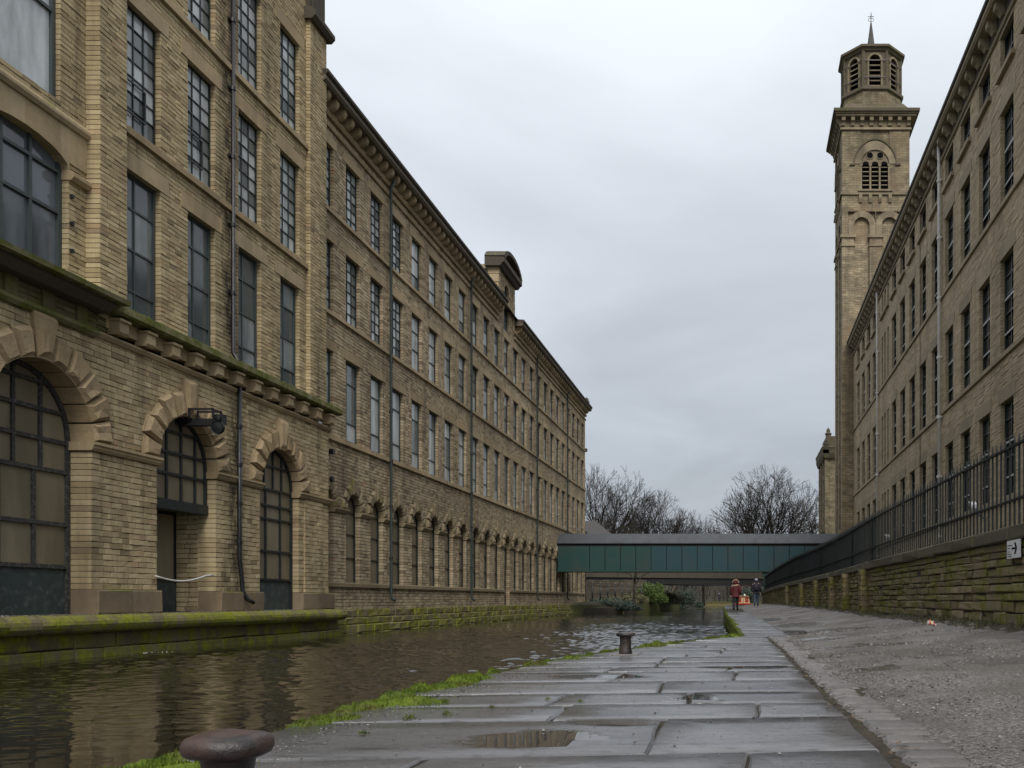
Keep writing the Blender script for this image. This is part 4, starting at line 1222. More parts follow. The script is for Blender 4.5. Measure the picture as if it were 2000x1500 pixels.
for i in range(n): m.prism([arc_i[i + 1], arc_o[i + 1], arc_o[i], arc_i[i]], -.75, .47)
m.build('pediment', M['sooty'], wing)
m = MB(mD); m.prism([(DC - 1.95, 21.6), (DC + 1.95, 21.6)] + arc_i[::-1], -.5, .05); m.build('tympanum', M['wing'], wing)
w = arch_window(wing, mD, DC, .6, sn(17.75), 20.0, -.22, [0, .5, 1], [sn(17.75), 18.5, 19.3, 20.0, 20.7], M['frame_teal'], M['glass_pale'], .06, .04)
mo0 = mapL(0.)
vd = random.Random(4)
for i in range(7):
    me = voussoir_mesh(math.pi * i / 7, math.pi * (i + 1) / 7, .6, .92, -.24, .03, .01, mo0, M['dressed'], vd); link('voussoir', me, w, (XW + .02, DC, 20.0))
m = MB(mD); m.add([(DC - 2.05, 21.0, -.7), (DC, 21.9, -.7), (DC + 2.05, 21.0, -.7), (DC - 2.05, 21.0, -6), (DC, 21.9, -6), (DC + 2.05, 21.0, -6), (DC - 2.05, 20.9, -.7), (DC - 2.05, 20.9, -6)], [(0, 1, 4, 3), (1, 2, 5, 4), (0, 3, 7, 6)]); m.build('dormer_roof', M['slate'], wing)
# rain pipes
for y in (38.98, 50.57, 66.8, 78.4):
    m = MB(); m.tube([(XW + .3, y, 18.45), (XW + .14, y, 18.1), (XW + .14, y, .85), (XW + .2, y + .02, .72), (XW + .32, y + .06, .66)], .06, 8)
    dp = m.build('drainpipe', M['pipe_green'], wing, True)
    for z in (2.4, 4.6, 6.5, 8.6, 10.7, 12.9, 15.2):
        m = MB(); m.tube([(XW + .14, y, z), (XW + .14, y, z + .1)], .08, 8); m.build('collar', M['iron'], dp)
# small wall boxes and stubs
for y, z in ((33.35, 6.05), (33.3, 5.05)):
    m = MB(); m.tube([(XW, y, z), (XW + .22, y, z)], .1, 10); m.build('pipe_stub', M['iron'], wing)
# quay below the range
q2 = thing('quay_wall', 'long mossy coursed stone quay at the foot of the mill range', 'quay', (-14.4, 60, -.5))
B, _ = masonry(32.4, 90, .04, .34, [], .3, .5, 1.0, 81, reveal=.4)
B2, _ = masonry(32.4, 90, -.22, .04, [], .26, .5, 1.1, 82, reveal=.3)
B3, _ = masonry(32.4, 90, -1.0, -.22, [], .24, .5, 1.1, 83, reveal=.3)
stone_wall(q2, [(B, [], -14.42), (B2, [], -14.3), (B3, [], -14.2)], mapL(0.), M['quay_far'], None, singles=200, name='quay_stone', rest='quay_stones_far', bev=.03, fj=.014, vj=.014)
box_part('backing', mapL(0.), M['soil'], q2, (32.4, 90, -1.4, .325, -15.2, -14.5))

# ------------------------------------------------------------------ the right-hand mill
rm = thing('mill_range', 'warm stone mill with tall sash windows and white rainwater pipes behind iron railings', 'mill', (12, 50, 0))
XR = 9.05; mpR = mapR(XR); mp0R = mapR(0.)
R0, R1 = 20.0, 75.0
CR = .122; br = 1.2
sr = lambda v: snap(v, br, CR)
rowsR = [(sr(4.3), sr(7.54)), (sr(9.25), sr(12.55)), (sr(14.5), sr(17.72)), (sr(19.06), sr(20.32))]
colR = [31.55 + 2.935 * k for k in range(-3, 9)] + [63.3, 66.1, 69.0, 71.95]
slits = [57.3, 58.5, 59.6]
ops = []
for c in colR:
    for a, b in rowsR: ops.append(Rect(c - .78, c + .78, a, b))
for c in slits:
    for a, b in rowsR: ops.append(Rect(c - .3, c + .3, a, b))
Br, Mr = masonry(R0, R1, br, 20.9, ops, CR, .28, .7, 91, reveal=.3)
stone_wall(rm, [(Br, Mr, 0.)], mpR, M['right'], M['mortar_r'], bev=.004, gap=.005, fj=.006, vj=.004, mort_front=.018)
m = MB(mpR); m.box(R0, R1 - .03, 0, 21, -9, -.5); m.build('core', M['mortar'], rm)
kr = [WinKit(mp0R, [1, 1], [1, 1, 1, 1, .8], 1.56, rowsR[j][1] - rowsR[j][0], M['frame_rt'], M['glass_rt'], .08, .045, .09, -.24) for j in range(3)]
kr.append(WinKit(mp0R, [1, 1], [1, 1], 1.56, rowsR[3][1] - rowsR[3][0], M['frame_rt'], M['glass_rt'], .08, .045, .09, -.24))
ks = [WinKit(mp0R, [1], [1, 1], .6, rowsR[j][1] - rowsR[j][0], M['frame_rt'], M['glass_rt'], .05, .04, .08, -.24) for j in range(4)]
for j in range(4):
    lo, hi = rowsR[j]
    for c in colR + slits:
        sl = c in slits; hw = .3 if sl else .78
        w = (ks if sl else kr)[j].place(rm, mpR, c, lo)
        if not sl:
            ext = .28 if j < 3 else .12
            box_part('lintel', mpR, M['dressed_r'], w, (c - hw - ext, c + hw + ext, hi - .004, hi + (.48 if j < 3 else .2), -.28, .018))
            if j < 3:   # sash horns and meeting rail, caught light put into their pale colour
                H = hi - lo
                box_part('meeting_rail', mpR, M['sash'], w, (c - .7, c + .7, lo + H * .565, lo + H * .565 + .06, -.16, -.12), (c - .7, c + .7, lo + H * .2, lo + H * .2 + .05, -.155, -.125), (c - .70, c - .66, lo + H * .56, hi - .1, -.155, -.12))
        if j == 3: box_part('sill', mpR, M['dressed_r'], w, (c - hw - .2, c + hw + .2, lo - .16, lo, -.26, .14))
for j in (0, 1, 2):
    z = rowsR[j][0]
    for a, b in ((R0, 38), (38.02, 56), (56.02, R1 - .02)):
        m = MB(mpR); m.profile([(-.26, z - .2), (.08, z - .2), (.08, z - .04), (.02, z - .002), (-.26, z - .002)], a, b); m.build('sill_band', M['dressed_r'], rm)
for pr, mt, nm in (([(-.2, 20.5), (.08, 20.5), (.12, 20.58), (.05, 20.66), (-.2, 20.66)], 'dressed_r', 'string_course'),
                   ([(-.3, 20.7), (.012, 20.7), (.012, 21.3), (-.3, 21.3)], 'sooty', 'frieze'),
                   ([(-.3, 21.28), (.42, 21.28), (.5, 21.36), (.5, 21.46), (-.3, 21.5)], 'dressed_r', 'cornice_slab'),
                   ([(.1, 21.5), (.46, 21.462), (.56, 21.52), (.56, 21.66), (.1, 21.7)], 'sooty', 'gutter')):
    m = MB(mpR); m.profile(pr, R0, R1 + .15); m.build(nm, M[mt], rm)
mbk = MB(mp0R); mbk.profile([(0, 0), (.12, 0), (.2, .12), (.34, .2), (.34, .44), (0, .44)], -.14, .14)
mbk = mbk.mesh('bracket', M['dressed_r'])
y = R0 + .5
while y < R1:
    link('bracket', mbk, rm, (XR - .01, y, 20.84)); y += 1.03
m = MB(mpR); m.add([(R0, 21.65, .3), (R1, 21.65, .3), (R1, 25.5, -9), (R0, 25.5, -9), (R1, 21.65, -18), (R0, 21.65, -18)], [(0, 1, 2, 3), (3, 2, 4, 5)]); m.build('roof', M['slate'], rm)
for y, lean in ((41.75, .0), (60.95, .0)):
    m = MB(); m.tube([(XR - .17, y, 21.25), (XR - .14, y, 20.6), (XR - .14, y, 1.3)], .075, 10)
    dp = m.build('drainpipe', M['pipe_white'], rm, True)
    for z in (3.5, 6.2, 8.9, 11.6, 14.3, 17.0, 19.6):
        m = MB(); m.tube([(XR - .14, y, z), (XR - .14, y, z + .12)], .11, 10); m.box(XR - .1, XR - .02, y - .2, y + .02, z + .03, z + .09); m.build('collar', M['pipe_white'], dp)
for y in (30.0, 47.8):
    m = MB(); m.tube([(XR - .03, y - 1.0, 20.4), (XR - .03, y - 1.0, 1.3)], .014, 5); m.build('conductor_strip', M['iron'], rm)
# ------------------------------------------------------------------ bell tower
t = NT('tower_sandstone')
sp = t.n('ShaderNodeSeparateXYZ'); t.l(t.pos(), sp.inputs[0])
cmb = t.n('ShaderNodeCombineXYZ'); t.l(t.math('ADD', sp.outputs[0], sp.outputs[1]), cmb.inputs[0]); t.l(sp.outputs[2], cmb.inputs[1])
bt = t.n('ShaderNodeTexBrick'); t.l(cmb.outputs[0], bt.inputs['Vector']); bt.inputs['Scale'].default_value = 1.0
bt.inputs['Brick Width'].default_value = .62; bt.inputs['Row Height'].default_value = .2; bt.inputs['Mortar Size'].default_value = .012
bt.inputs['Color1'].default_value = (.39, .325, .215, 1); bt.inputs['Color2'].default_value = (.27, .22, .145, 1); bt.inputs['Mortar'].default_value = (.12, .095, .065, 1)
bt.inputs['Bias'].default_value = -.2
c = t.mix(t.ramp(t.noise(1.1, 5, .65, st=(1, 1, 2.2)), .38, .62, 0, .8), bt.outputs[0], (.12, .102, .072))
c = t.mix(t.ramp(t.noise(.35, 5, .6, st=(1, 1, 1)), .5, .68, 0, .6), c, (.27, .19, .115))
c = t.mix(t.ramp(t.noise(.8, 6, .65, st=(1, 1, .12)), .48, .66, 0, .6), c, (.075, .068, .05))
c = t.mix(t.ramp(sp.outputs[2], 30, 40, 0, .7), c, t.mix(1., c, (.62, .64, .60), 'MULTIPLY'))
t.fin(c, .9, t.bump(t.math('ADD', bt.outputs['Fac'], t.noise(9, 4)), .4, .03), spec=.2); M['tower'] = t.m
M['tower_dress'] = stone('tower_dressed_stone', [(0, (.23, .192, .13)), (1, (.33, .275, .185))], soot=.65, bump=.3, streak=.4)
M['tower_dark'] = stone('tower_sooty_stone', [(0, (.10, .085, .06)), (1, (.15, .125, .09))], soot=.5, bump=.3, moss=.25, mosscol=(.05, .06, .025))
tw = thing('bell_tower', 'tall square stone bell tower with louvred belfry and octagonal lantern', 'tower', (10.85, 77.75, 0))
TX0, TX1, TY0 = 8.1, 13.6, 75.0
TY1 = TY0 + (TX1 - TX0); TCX, TCY = (TX0 + TX1) / 2, (TY0 + TY1) / 2
mpT = mapF(TY0); mpTL = (lambda p: np.stack([TX0 - .004 - p[:, 2], TY1 + .021 + TX0 - p[:, 0], p[:, 1]], 1)), False
# shaft core
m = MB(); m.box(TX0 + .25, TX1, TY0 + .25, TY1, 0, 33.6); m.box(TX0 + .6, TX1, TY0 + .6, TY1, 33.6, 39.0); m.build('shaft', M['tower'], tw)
def face(mp):
    X0, X1 = TX0, TX1; W = X1 - X0
    # corner and middle pilasters
    for a, b in ((X0, X0 + 1.0), (X0 + 2.25, X0 + 3.25), (X1 - 1.0, X1)):
        m = MB(mp); m.box(a, b, 0, 29.5, -.26, 0); m.box(a + .002, b - .002, 29.5, 30.2, -.26, .01); m.build('pilaster', M['tower'], tw)
        for z, h, p in ((29.45, .14, .07), (30.15, .22, .12)): box_part('pilaster_band', mp, M['tower_dress'], tw, (a - p, b + p, z, z + h, -.2, p))
    for c in (X0 + 1.62, X0 + 3.88):
        # blind arch: a stone ring on the pilasters
        for i in range(9):
            a0, a1 = math.pi * i / 9, math.pi * (i + 1) / 9
            pts = [(c + r * math.cos(a_), 31.2 + r * math.sin(a_)) for r, a_ in ((.63, a0), (1.12, a0), (1.12, a1), (.63, a1))]
            m = MB(mp); m.prism(pts, -.2, .03); m.build('voussoir', M['tower_dress'], tw)
        for s_ in (-1, 1): box_part('arch_pier', mp, M['tower_dress'], tw, *( [(c + .63, c + 1.1, 30.36, 31.2, -.2, .025)] if s_ > 0 else [(c - 1.1, c - .63, 30.36, 31.2, -.2, .025)]))
    box_part('upper_wall', mp, M['tower'], tw, (X0 + .003, X0 + .5, 30.36, 33.7, -.2, -.01), (X0 + .5, X1 - .5, 32.3, 33.7, -.2, -.012), (X1 - .5, X1 - .003, 30.36, 33.7, -.2, -.01), (X0 + 2.72, X0 + 2.78, 30.36, 32.3, -.2, -.01))
    # belfry stage
    cx = (X0 + X1) / 2 - .05
    m = MB(mp); m.box(X0, cx - 1.17, 33.7, 38.9, -.58, 0); m.box(cx + 1.17, X1, 33.7, 38.9, -.58, 0); m.box(cx - 1.17, cx + 1.17, 36.5, 38.9, -.58, -.101); m.build('belfry_wall', M['tower'], tw)
    box_part('belfry_sill', mp, M['tower_dress'], tw, (X0 - .1, X1 + .1, 33.62, 33.86, -.2, .12), (cx - 1.4, cx + 1.4, 33.87, 34.0, -.2, .22))
    for i in range(4):
        m = MB(mp); m.profile([(0, 33.0), (.1, 33.0), (.22, 33.3), (.22, 33.62), (0, 33.62)], cx - 1.2 + i * .8 - .13, cx - 1.2 + i * .8 + .13); m.build('corbel', M['tower_dress'], tw)
    # tympanum plate with two roundels over three louvred lights
    n = 16
    for i in range(13):
        a0, a1 = math.pi * i / 13, math.pi * (i + 1) / 13
        def pt(r, a_, pk=0): return (cx + r * math.cos(a_), 36.15 + r * math.sin(a_) * (1 + pk * math.sin(a_) ** 2))
        m = MB(mp); m.prism([pt(1.15, a0), pt(1.68, a0, .14), pt(1.68, a1, .14), pt(1.15, a1)], -.2, .06); m.build('voussoir', M['tower_dress'], tw)
        m = MB(mp); m.prism([pt(1.70, a0, .14), pt(1.80, a0, .16), pt(1.80, a1, .16), pt(1.70, a1, .14)], -.1, .14); m.build('hood_mould', M['tower_dark'], tw)
    for s_ in (-1, 1): box_part('hood_stop', mp, M['tower_dark'], tw, (cx + s_ * 1.85 - .22, cx + s_ * 1.85 + .22, 36.02, 36.15, -.1, .14))
    holes = [(cx - .42, 36.86, .26), (cx + .42, 36.86, .26)]
    plate = MB(mp); plate.prism([(cx + 1.15 * math.cos(math.pi * i / n), 36.15 + 1.15 * math.sin(math.pi * i / n)) for i in range(n + 1)], -.2, -.06); plate.build('tympanum', M['tower_dress'], tw)
    for hx, hz, hr in holes:
        d = MB(mp); d.prism([(hx + hr * math.cos(2 * math.pi * i / 16), hz + hr * math.sin(2 * math.pi * i / 16)) for i in range(16)], -.1, -.05); d.build('roundel', M['black'], tw)  # black disc painted in for the shade of an open hole
        for i in range(12):
            a0, a1 = 2 * math.pi * i / 12, 2 * math.pi * (i + 1) / 12
            if i % 12 == 0: rim = MB(mp)
            rim.prism([(hx + r * math.cos(a_), hz + r * math.sin(a_)) for r, a_ in ((hr, a0), (hr + .06, a0), (hr + .06, a1), (hr, a1))], -.1, -.01)
        rim.build('roundel_rim', M['tower_dress'], tw)
    m = MB(mp); m.box(cx - 1.16, cx + 1.16, 34.0, 36.4, -.45, -.4); m.build('belfry_shade', M['black'], tw)  # black sheet standing in for the shade inside the belfry
    for k in (-1, 0, 1):
        c = cx + k * .75
        m = MB(mp)
        m.prism([(c + .29 * math.cos(math.pi * i / 8), 36.1 + .29 * math.sin(math.pi * i / 8)) for i in range(9)], -.1, -.055); m.build('light_head', M['black'], tw)  # opening's shade painted as a black arched head
        for j in range(6):
            z = 34.08 + j * .36
            s_ = MB(mp); s_.add([(c - .27, z, -.08), (c + .27, z, -.08), (c + .27, z + .10, -.22), (c - .27, z + .10, -.22), (c - .27, z + .06, -.08), (c + .27, z + .06, -.08), (c + .27, z + .14, -.22), (c - .27, z + .14, -.22)], [(0, 1, 2, 3), (4, 7, 6, 5), (0, 4, 5, 1), (3, 2, 6, 7), (0, 3, 7, 4), (1, 5, 6, 2)])
            s_.build('louvre', M['tower_dress'], tw)
    for k in (-1.5, -.5, .5, 1.5):
        c = cx + k * .76
        m = MB(mp); m.box(c - .07, c + .07, 34.0, 36.0, -.2, -.02); m.box(c - .12, c + .12, 36.0, 36.15, -.2, .02); m.box(c - .11, c + .11, 34.0, 34.14, -.2, .02); m.build('mullion', M['tower_dress'], tw)
face(mpT); face(mpTL)
# great cornice with brackets
def sq_ring(z0, z1, p, mat, name):
    m = MB(); m.box(TX0 - p, TX1 + p, TY0 - p, TY1 + p, z0, z1); return m.build(name, mat, tw)
sq_ring(38.9, 39.06, .14, M['tower_dress'], 'cornice_string'); sq_ring(39.06, 39.85, .04, M['tower'], 'cornice_frieze')
sq_ring(39.85, 40.0, .5, M['tower_dress'], 'cornice_soffit'); sq_ring(40.0, 40.12, .62, M['tower_dark'], 'cornice_slab'); sq_ring(40.12, 40.36, .72, M['tower_dark'], 'cornice_top')
for mp in (mpT, mpTL):
    for i in range(8):
        c = TX0 + .1 + i * (TX1 - TX0 - .2) / 7
        m = MB(mp); m.profile([(.03, 39.22), (.16, 39.22), (.2, 39.42), (.38, 39.54), (.42, 39.85), (.03, 39.85)], c - .15, c + .15); m.build('bracket', M['tower_dress'], tw)
# octagonal lantern
def octo(r, z): 
    return [(TCX + r / math.cos(math.pi / 8) * math.cos(math.pi / 8 + math.pi / 4 * i - math.pi / 2), TCY + r / math.cos(math.pi / 8) * math.sin(math.pi / 8 + math.pi / 4 * i - math.pi / 2), z) for i in range(8)]
def octo_stage(rings, name, mat):
    m = MB(); vs = [p for r, z in rings for p in octo(r, z)]
    fs = [tuple(range(7, -1, -1)), tuple(range((len(rings) - 1) * 8, len(rings) * 8))]
    for k in range(len(rings) - 1):
        for i in range(8): fs.append((k * 8 + i, k * 8 + (i + 1) % 8, (k + 1) * 8 + (i + 1) % 8, (k + 1) * 8 + i))
    m.add(vs, fs); return m.build(name, mat, tw)
m = MB(); 
m.add([(TX0 - .2, TY0 - .2, 40.34), (TX1 + .2, TY0 - .2, 40.34), (TX1 + .2, TY1 + .2, 40.34), (TX0 - .2, TY1 + .2, 40.34), (TCX - 2.3, TCY - 2.3, 41.3), (TCX + 2.3, TCY - 2.3, 41.3), (TCX + 2.3, TCY + 2.3, 41.3), (TCX - 2.3, TCY + 2.3, 41.3)], [(0, 1, 5, 4), (1, 2, 6, 5), (2, 3, 7, 6), (3, 0, 4, 7), (4, 5, 6, 7)]); m.build('lantern_base', M['tower_dark'], tw)
octo_stage([(2.38, 41.2), (2.38, 42.35)], 'lantern_plinth', M['tower'])
octo_stage([(2.42, 42.3), (2.55, 42.4), (2.55, 42.6), (2.35, 42.75)], 'lantern_string', M['tower_dark'])
octo_stage([(1.95, 42.6), (1.95, 45.85)], 'lantern_core', M['black'])  # black core stands in for the dark interior behind the louvres
octo_stage([(2.42, 45.6), (2.5, 45.74), (2.66, 45.82), (2.66, 46.0), (2.3, 46.1)], 'lantern_cornice', M['tower_dark'])
octo_stage([(2.3, 46.05), (.35, 46.75)], 'lantern_roof', M['sooty'])
side = 2 * 2.3 * math.tan(math.pi / 8)
for f in range(8):
    ang = math.pi / 4 * f - math.pi / 2
    ca, sa = math.cos(ang), math.sin(ang)
    def mpo(p, ca=ca, sa=sa): return np.stack([TCX + ca * (2.3 + p[:, 2]) - sa * p[:, 0], TCY + sa * (2.3 + p[:, 2]) + ca * p[:, 0], p[:, 1]], 1)
    mp = (mpo, False); h = side / 2; r = .46; zs = 44.85
    m = MB(mp)
    m.box(-h, -r, 42.7, 45.75, -.3, 0); m.box(r, h, 42.7, 45.75, -.3, 0)
    n = 8; arc = [(r * math.cos(math.pi * i / n), zs + r * math.sin(math.pi * i / n)) for i in range(n + 1)]
    for i in range(n): m.prism([arc[i], (arc[i][0], 45.75), (arc[i + 1][0], 45.75), arc[i + 1]], -.3, -.002)
    m.build('lantern_wall', M['tower_dark'], tw)
    m = MB(mp)
    for i in range(n):
        a0, a1 = math.pi * i / n, math.pi * (i + 1) / n
        m.prism([(rr * math.cos(a_), zs + rr * math.sin(a_)) for rr, a_ in ((r, a0), (r + .16, a0), (r + .16, a1), (r, a1))], -.2, .07)
    m.build('arch_ring', M['tower_dress'], tw)
    for s_ in (-1, 1):
        m = MB(mp); m.box(s_ * (r + .1) - .06, s_ * (r + .1) + .06, 42.75, 44.8, -.05, .09); m.box(s_ * (r + .1) - .1, s_ * (r + .1) + .1, 44.75, 44.88, -.05, .12); m.build('colonnette', M['tower_dress'], tw)
        m = MB(mp); m.box(s_ * h - .1, s_ * h + .1, 42.7, 45.7, -.1, .1); m.build('angle_shaft', M['tower_dark'], tw)
    for j in range(6):
        z = 42.75 + j * .42
        s2 = MB(mp); s2.add([(-.45, z, -.04), (.45, z, -.04), (.45, z + .14, -.22), (-.45, z + .14, -.22), (-.45, z + .09, -.04), (.45, z + .09, -.04), (.45, z + .2, -.22), (-.45, z + .2, -.22)], [(0, 1, 2, 3), (4, 7, 6, 5), (0, 4, 5, 1), (3, 2, 6, 7), (0, 3, 7, 4), (1, 5, 6, 2)])
        s2.build('louvre', M['tower_dress'], tw)
    m = MB(mp); m.box(-h, h, 43.4, 43.45, .1, .13); m.box(-h, h, 44.8, 44.85, .1, .13); m.build('iron_band', M['iron'], tw)
m = MB(); m.lathe([(.36, 0), (.29, 1.0), (.13, 2.2), (.06, 2.75)], (TCX, TCY, 46.6), 8); m.build('spirelet', M['slate'], tw)
m = MB(); m.tube([(TCX, TCY, 49.2), (TCX, TCY, 50.2)], .03, 6); m.box(TCX - .25, TCX + .25, TCY - .02, TCY + .02, 49.85, 49.89); m.box(TCX - .02, TCX + .02, TCY - .25, TCY + .25, 49.85, 49.89)
for i in range(10):
    a0, a1 = 2 * math.pi * i / 10, 2 * math.pi * (i + 1) / 10
    m.tube([(TCX + .22 * math.cos(a0), TCY, 49.6 + .16 * math.sin(a0)), (TCX + .22 * math.cos(a1), TCY, 49.6 + .16 * math.sin(a1))], .018, 4)
m.build('weather_vane', M['iron'], tw)

# far pavilion of the mill beyond the tower
fp = thing('mill_pavilion', 'distant ornate stone mill pavilion with bracketed cornice beyond the bell tower', 'mill', (12, 104, 0))
m = MB(); m.box(9.15, 16, 100, 108, 0, 17.3); m.build('wall', M['tower'], fp)
mpP = mapR(9.15)
for y in (100.15, 102.6, 105.2, 107.8):
    box_part('pilaster', mpP, M['tower'], fp, (y - .4, y + .4, 0, 16.2, -.1, .2))
m = MB(mpP); m.profile([(-.2, 8.0), (.3, 8.0), (.36, 8.2), (-.2, 8.3)], 99.9, 108); m.build('string_course', M['tower_dark'], fp)
m = MB(mpP); m.profile([(-.2, 16.0), (.3, 16.0), (.5, 16.5), (.5, 16.9), (.58, 17.2), (-.2, 17.4)], 99.5, 108.2); m.build('cornice', M['tower_dark'], fp)
mpPF = mapF(100.0); m = MB(mpPF); m.profile([(-.2, 16.0), (.3, 16.0), (.5, 16.5), (.5, 16.9), (.58, 17.2), (-.2, 17.4)], 8.7, 16); m.build('cornice', M['tower_dark'], fp)
for y in (100.4, 104, 107.6):
    m = MB(); m.lathe([(.2, 0), (.2, .3), (.27, .36), (.14, .5), (.18, .7), (.04, .95)], (9.2, y, 17.3), 10); m.build('finial', M['tower_dark'], fp)
for y in (101.4, 103.9):
    for z in (2.5, 9.6):
        w = box_part('window', mpP, M['frame_rt'], fp, (y - .5, y + .5, z, z + 4.2, -.05, .03)); box_part('pane', mpP, M['glass_rt'], w, (y - .42, y + .42, z + .1, z + 4.1, .02, .04))
for i in range(28):
    link('quoin', MB(mpP).box(100 - .02, 100.5 if i % 2 else 100.8, .3 + i * .56, .82 + i * .56, -.05, .24).mesh('quoin', M['tower_dress']), fp)
m = MB(); m.box(9.3, 15, 102, 107, 17.2, 18.8); m.build('attic', M['tower_dark'], fp)
m = MB(); m.lathe([(.3, 0), (.3, .4), (.42, .5), (.2, .7), (.22, .9), (.05, 1.2)], (9.6, 103, 18.7), 10); m.build('finial', M['tower_dark'], fp)
# ------------------------------------------------------------------ covered bridge across the canal
br_ = thing('covered_footbridge', 'enclosed green metal panelled bridge crossing the canal between the mills', 'bridge', (-4, 76, 3))
BX0, BX1, BY0, BY1, BZ0, BZ1 = -15.0, 8.0, 74.6, 77.6, 2.95, 5.02
mpB = mapF(BY0)
m = MB(); m.box(BX0, BX1, BY0 + .06, BY1, BZ0 + .02, BZ1 + .3); m.build('deck_box', M['iron_green'], br_)
pw = 1.243; x = BX0 + .02; k = 0
x1 = -14.95 + 2.6 * pw / 2
edges = [BX0 + .02] + [-12.36 + pw * i for i in range(0, 17)]
for i in range(len(edges) - 1):
    a, b = edges[i], edges[i + 1]
    green = b < -7.0
    box_part('panel', mpB, M['bridge_green' if green else 'bridge_teal'], br_, (a + .028, b - .028, BZ0 + .12, BZ1, -.08, .02 + .004 * (i % 3)))
box_part('bottom_flange', mpB, M['bridge_green'], br_, (BX0, BX1, BZ0, BZ0 + .12, -.3, .1))
box_part('top_rail', mpB, M['iron_green'], br_, (BX0, BX1, BZ1, BZ1 + .22, -.2, .03))
m = MB(mpB); m.add([(BX0, BZ1 + .2, .16), (BX1, BZ1 + .2, .16), (BX1, BZ1 + 1.0, -.75), (BX0, BZ1 + 1.0, -.75), (BX1, BZ1 + 1.0, -2.3), (BX0, BZ1 + 1.0, -2.3), (BX1, BZ1 + .2, -3.2), (BX0, BZ1 + .2, -3.2), (BX0, BZ1 + .26, .16), (BX1, BZ1 + .26, .16), (BX1, BZ1 + 1.06, -.75), (BX0, BZ1 + 1.06, -.75)], [(0, 1, 9, 8), (8, 9, 10, 11), (11, 10, 4, 5), (5, 4, 6, 7), (0, 8, 11, 5, 7), (1, 6, 4, 10, 9)])
m.build('roof', M['bridge_roof'], br_)
for i in range(10):
    xx = BX0 + 1.6 + i * 2.3
    m = MB(mpB); m.add([(xx - .012, BZ1 + .265, .165), (xx + .012, BZ1 + .265, .165), (xx + .012, BZ1 + 1.085, -.75), (xx - .012, BZ1 + 1.085, -.75)], [(0, 1, 2, 3)]); m.build('roof_seam', M['slate'], br_)
m = MB(); m.box(1.72, 2.1, BY0 + .15, BY0 + .6, .2, 2.7); m.box(1.6, 2.2, BY0 + .1, BY0 + .7, 2.6, 2.95); m.box(1.55, 2.25, BY0 + .05, BY0 + .75, .1, .4); m.build('column', M['bridge_green'], br_)

# ------------------------------------------------------------------ road bridge beyond
rb = thing('road_bridge', 'low stained concrete road bridge with dark girder behind the covered footbridge', 'bridge', (-5, 112, 2))
m = MB(); m.add([(-34, 108, 2.75), (9, 108, 2.30), (9, 117, 2.30), (-34, 117, 2.75), (-34, 108, 3.55), (9, 108, 3.1), (9, 117, 3.1), (-34, 117, 3.55)], [(0, 3, 2, 1), (4, 5, 6, 7), (0, 1, 5, 4), (2, 3, 7, 6), (0, 4, 7, 3), (1, 2, 6, 5)]); m.build('girder', M['iron'], rb)
m = MB(); m.add([(-34, 107.8, 3.5), (9, 107.8, 3.05), (9, 108.3, 3.05), (-34, 108.3, 3.5), (-34, 107.8, 4.6), (9, 107.8, 4.1), (9, 108.3, 4.1), (-34, 108.3, 4.6)], [(0, 3, 2, 1), (4, 5, 6, 7), (0, 1, 5, 4), (2, 3, 7, 6), (0, 4, 7, 3), (1, 2, 6, 5)]); m.build('parapet', M['concrete'], rb)
Ba, Ma = masonry(-30, -11.2, -.8, 3.0, [], .3, .4, .9, 101, reveal=.4)
stone_wall(rb, [(Ba, Ma, 0.)], mapF(107.9), M['sooty'], M['mortar'], rest='abutment_stonework', mort_name='abutment', bev=.03)
m = MB(); m.box(4.5, 12, 107, 117, 0, 2.35); m.build('abutment', M['sooty'], rb)
box_part('abutment', ((lambda p: p), False), M['sooty'], rb, (-13, -11.15, 108, 117, -1, 2.6))

# ------------------------------------------------------------------ left bank beyond the range
lb = tag(link('bank', None), kind='structure')
V = []; yy = [77.5, 80, 84, 90, 98, 107, 118, 125, 132, 150, 189]
for y in yy:
    xl = interp(LBANK, y) 
    V += [(xl - 25, y, .5), (xl - 1.5, y, .35 + .12 * math.sin(y)), (xl - .3, y, .05 + .1 * math.sin(y * 1.7)), (xl + .05, y, -.9)]
link('earth', mesh_np('earth', V, polys=[(4 * i + k, 4 * i + k + 1, 4 * i + k + 5, 4 * i + k + 4) for i in range(len(yy) - 1) for k in range(3)], mats=[M['soil']]), lb)
def bush(name, label, loc, r, n, mat, seed, leaf_s=.09, stems=8, group=None, flat=.8):
    b = thing(name, label, 'bush', loc, group); rg = random.Random(seed)
    clumps = [(Vector((rg.gauss(0, .5) * r[0], rg.gauss(0, .5) * r[1], r[2] * rg.uniform(.05, .75))), rg.uniform(.25, .55)) for _ in range(14)]
    V = []; Fq = []
    for _ in range(n):
        c, s_ = rg.choice(clumps)
        d = Vector((rg.gauss(0, 1), rg.gauss(0, 1), rg.gauss(0, 1))).normalized() * s_ * rg.uniform(.5, 1.05)
        p = c + Vector((d.x * r[0], d.y * r[1], d.z * r[2] * flat))
        p.z = max(.02, p.z)
        a1 = Vector((rg.gauss(0, 1), rg.gauss(0, 1), rg.gauss(0, 1))).normalized() * leaf_s * rg.uniform(.6, 1.3); a2 = a1.orthogonal().normalized() * leaf_s * rg.uniform(.3, .7)
        q = len(V); V += [tuple(p - a1), tuple(p + a2), tuple(p + a1), tuple(p - a2)]; Fq.append((q, q + 1, q + 2, q + 3))
    link('foliage', mesh_np('foliage', V, quads=Fq, mats=[M[mat]]), b, loc)
    m = MB()
    for _ in range(stems):
        c, _s = rg.choice(clumps); m.tube([(0, 0, -.2), tuple(c * .6), tuple(c)], [.04, .03, .012], 5)
    m.build('stem', M['bark'], b, False, loc)
    return b
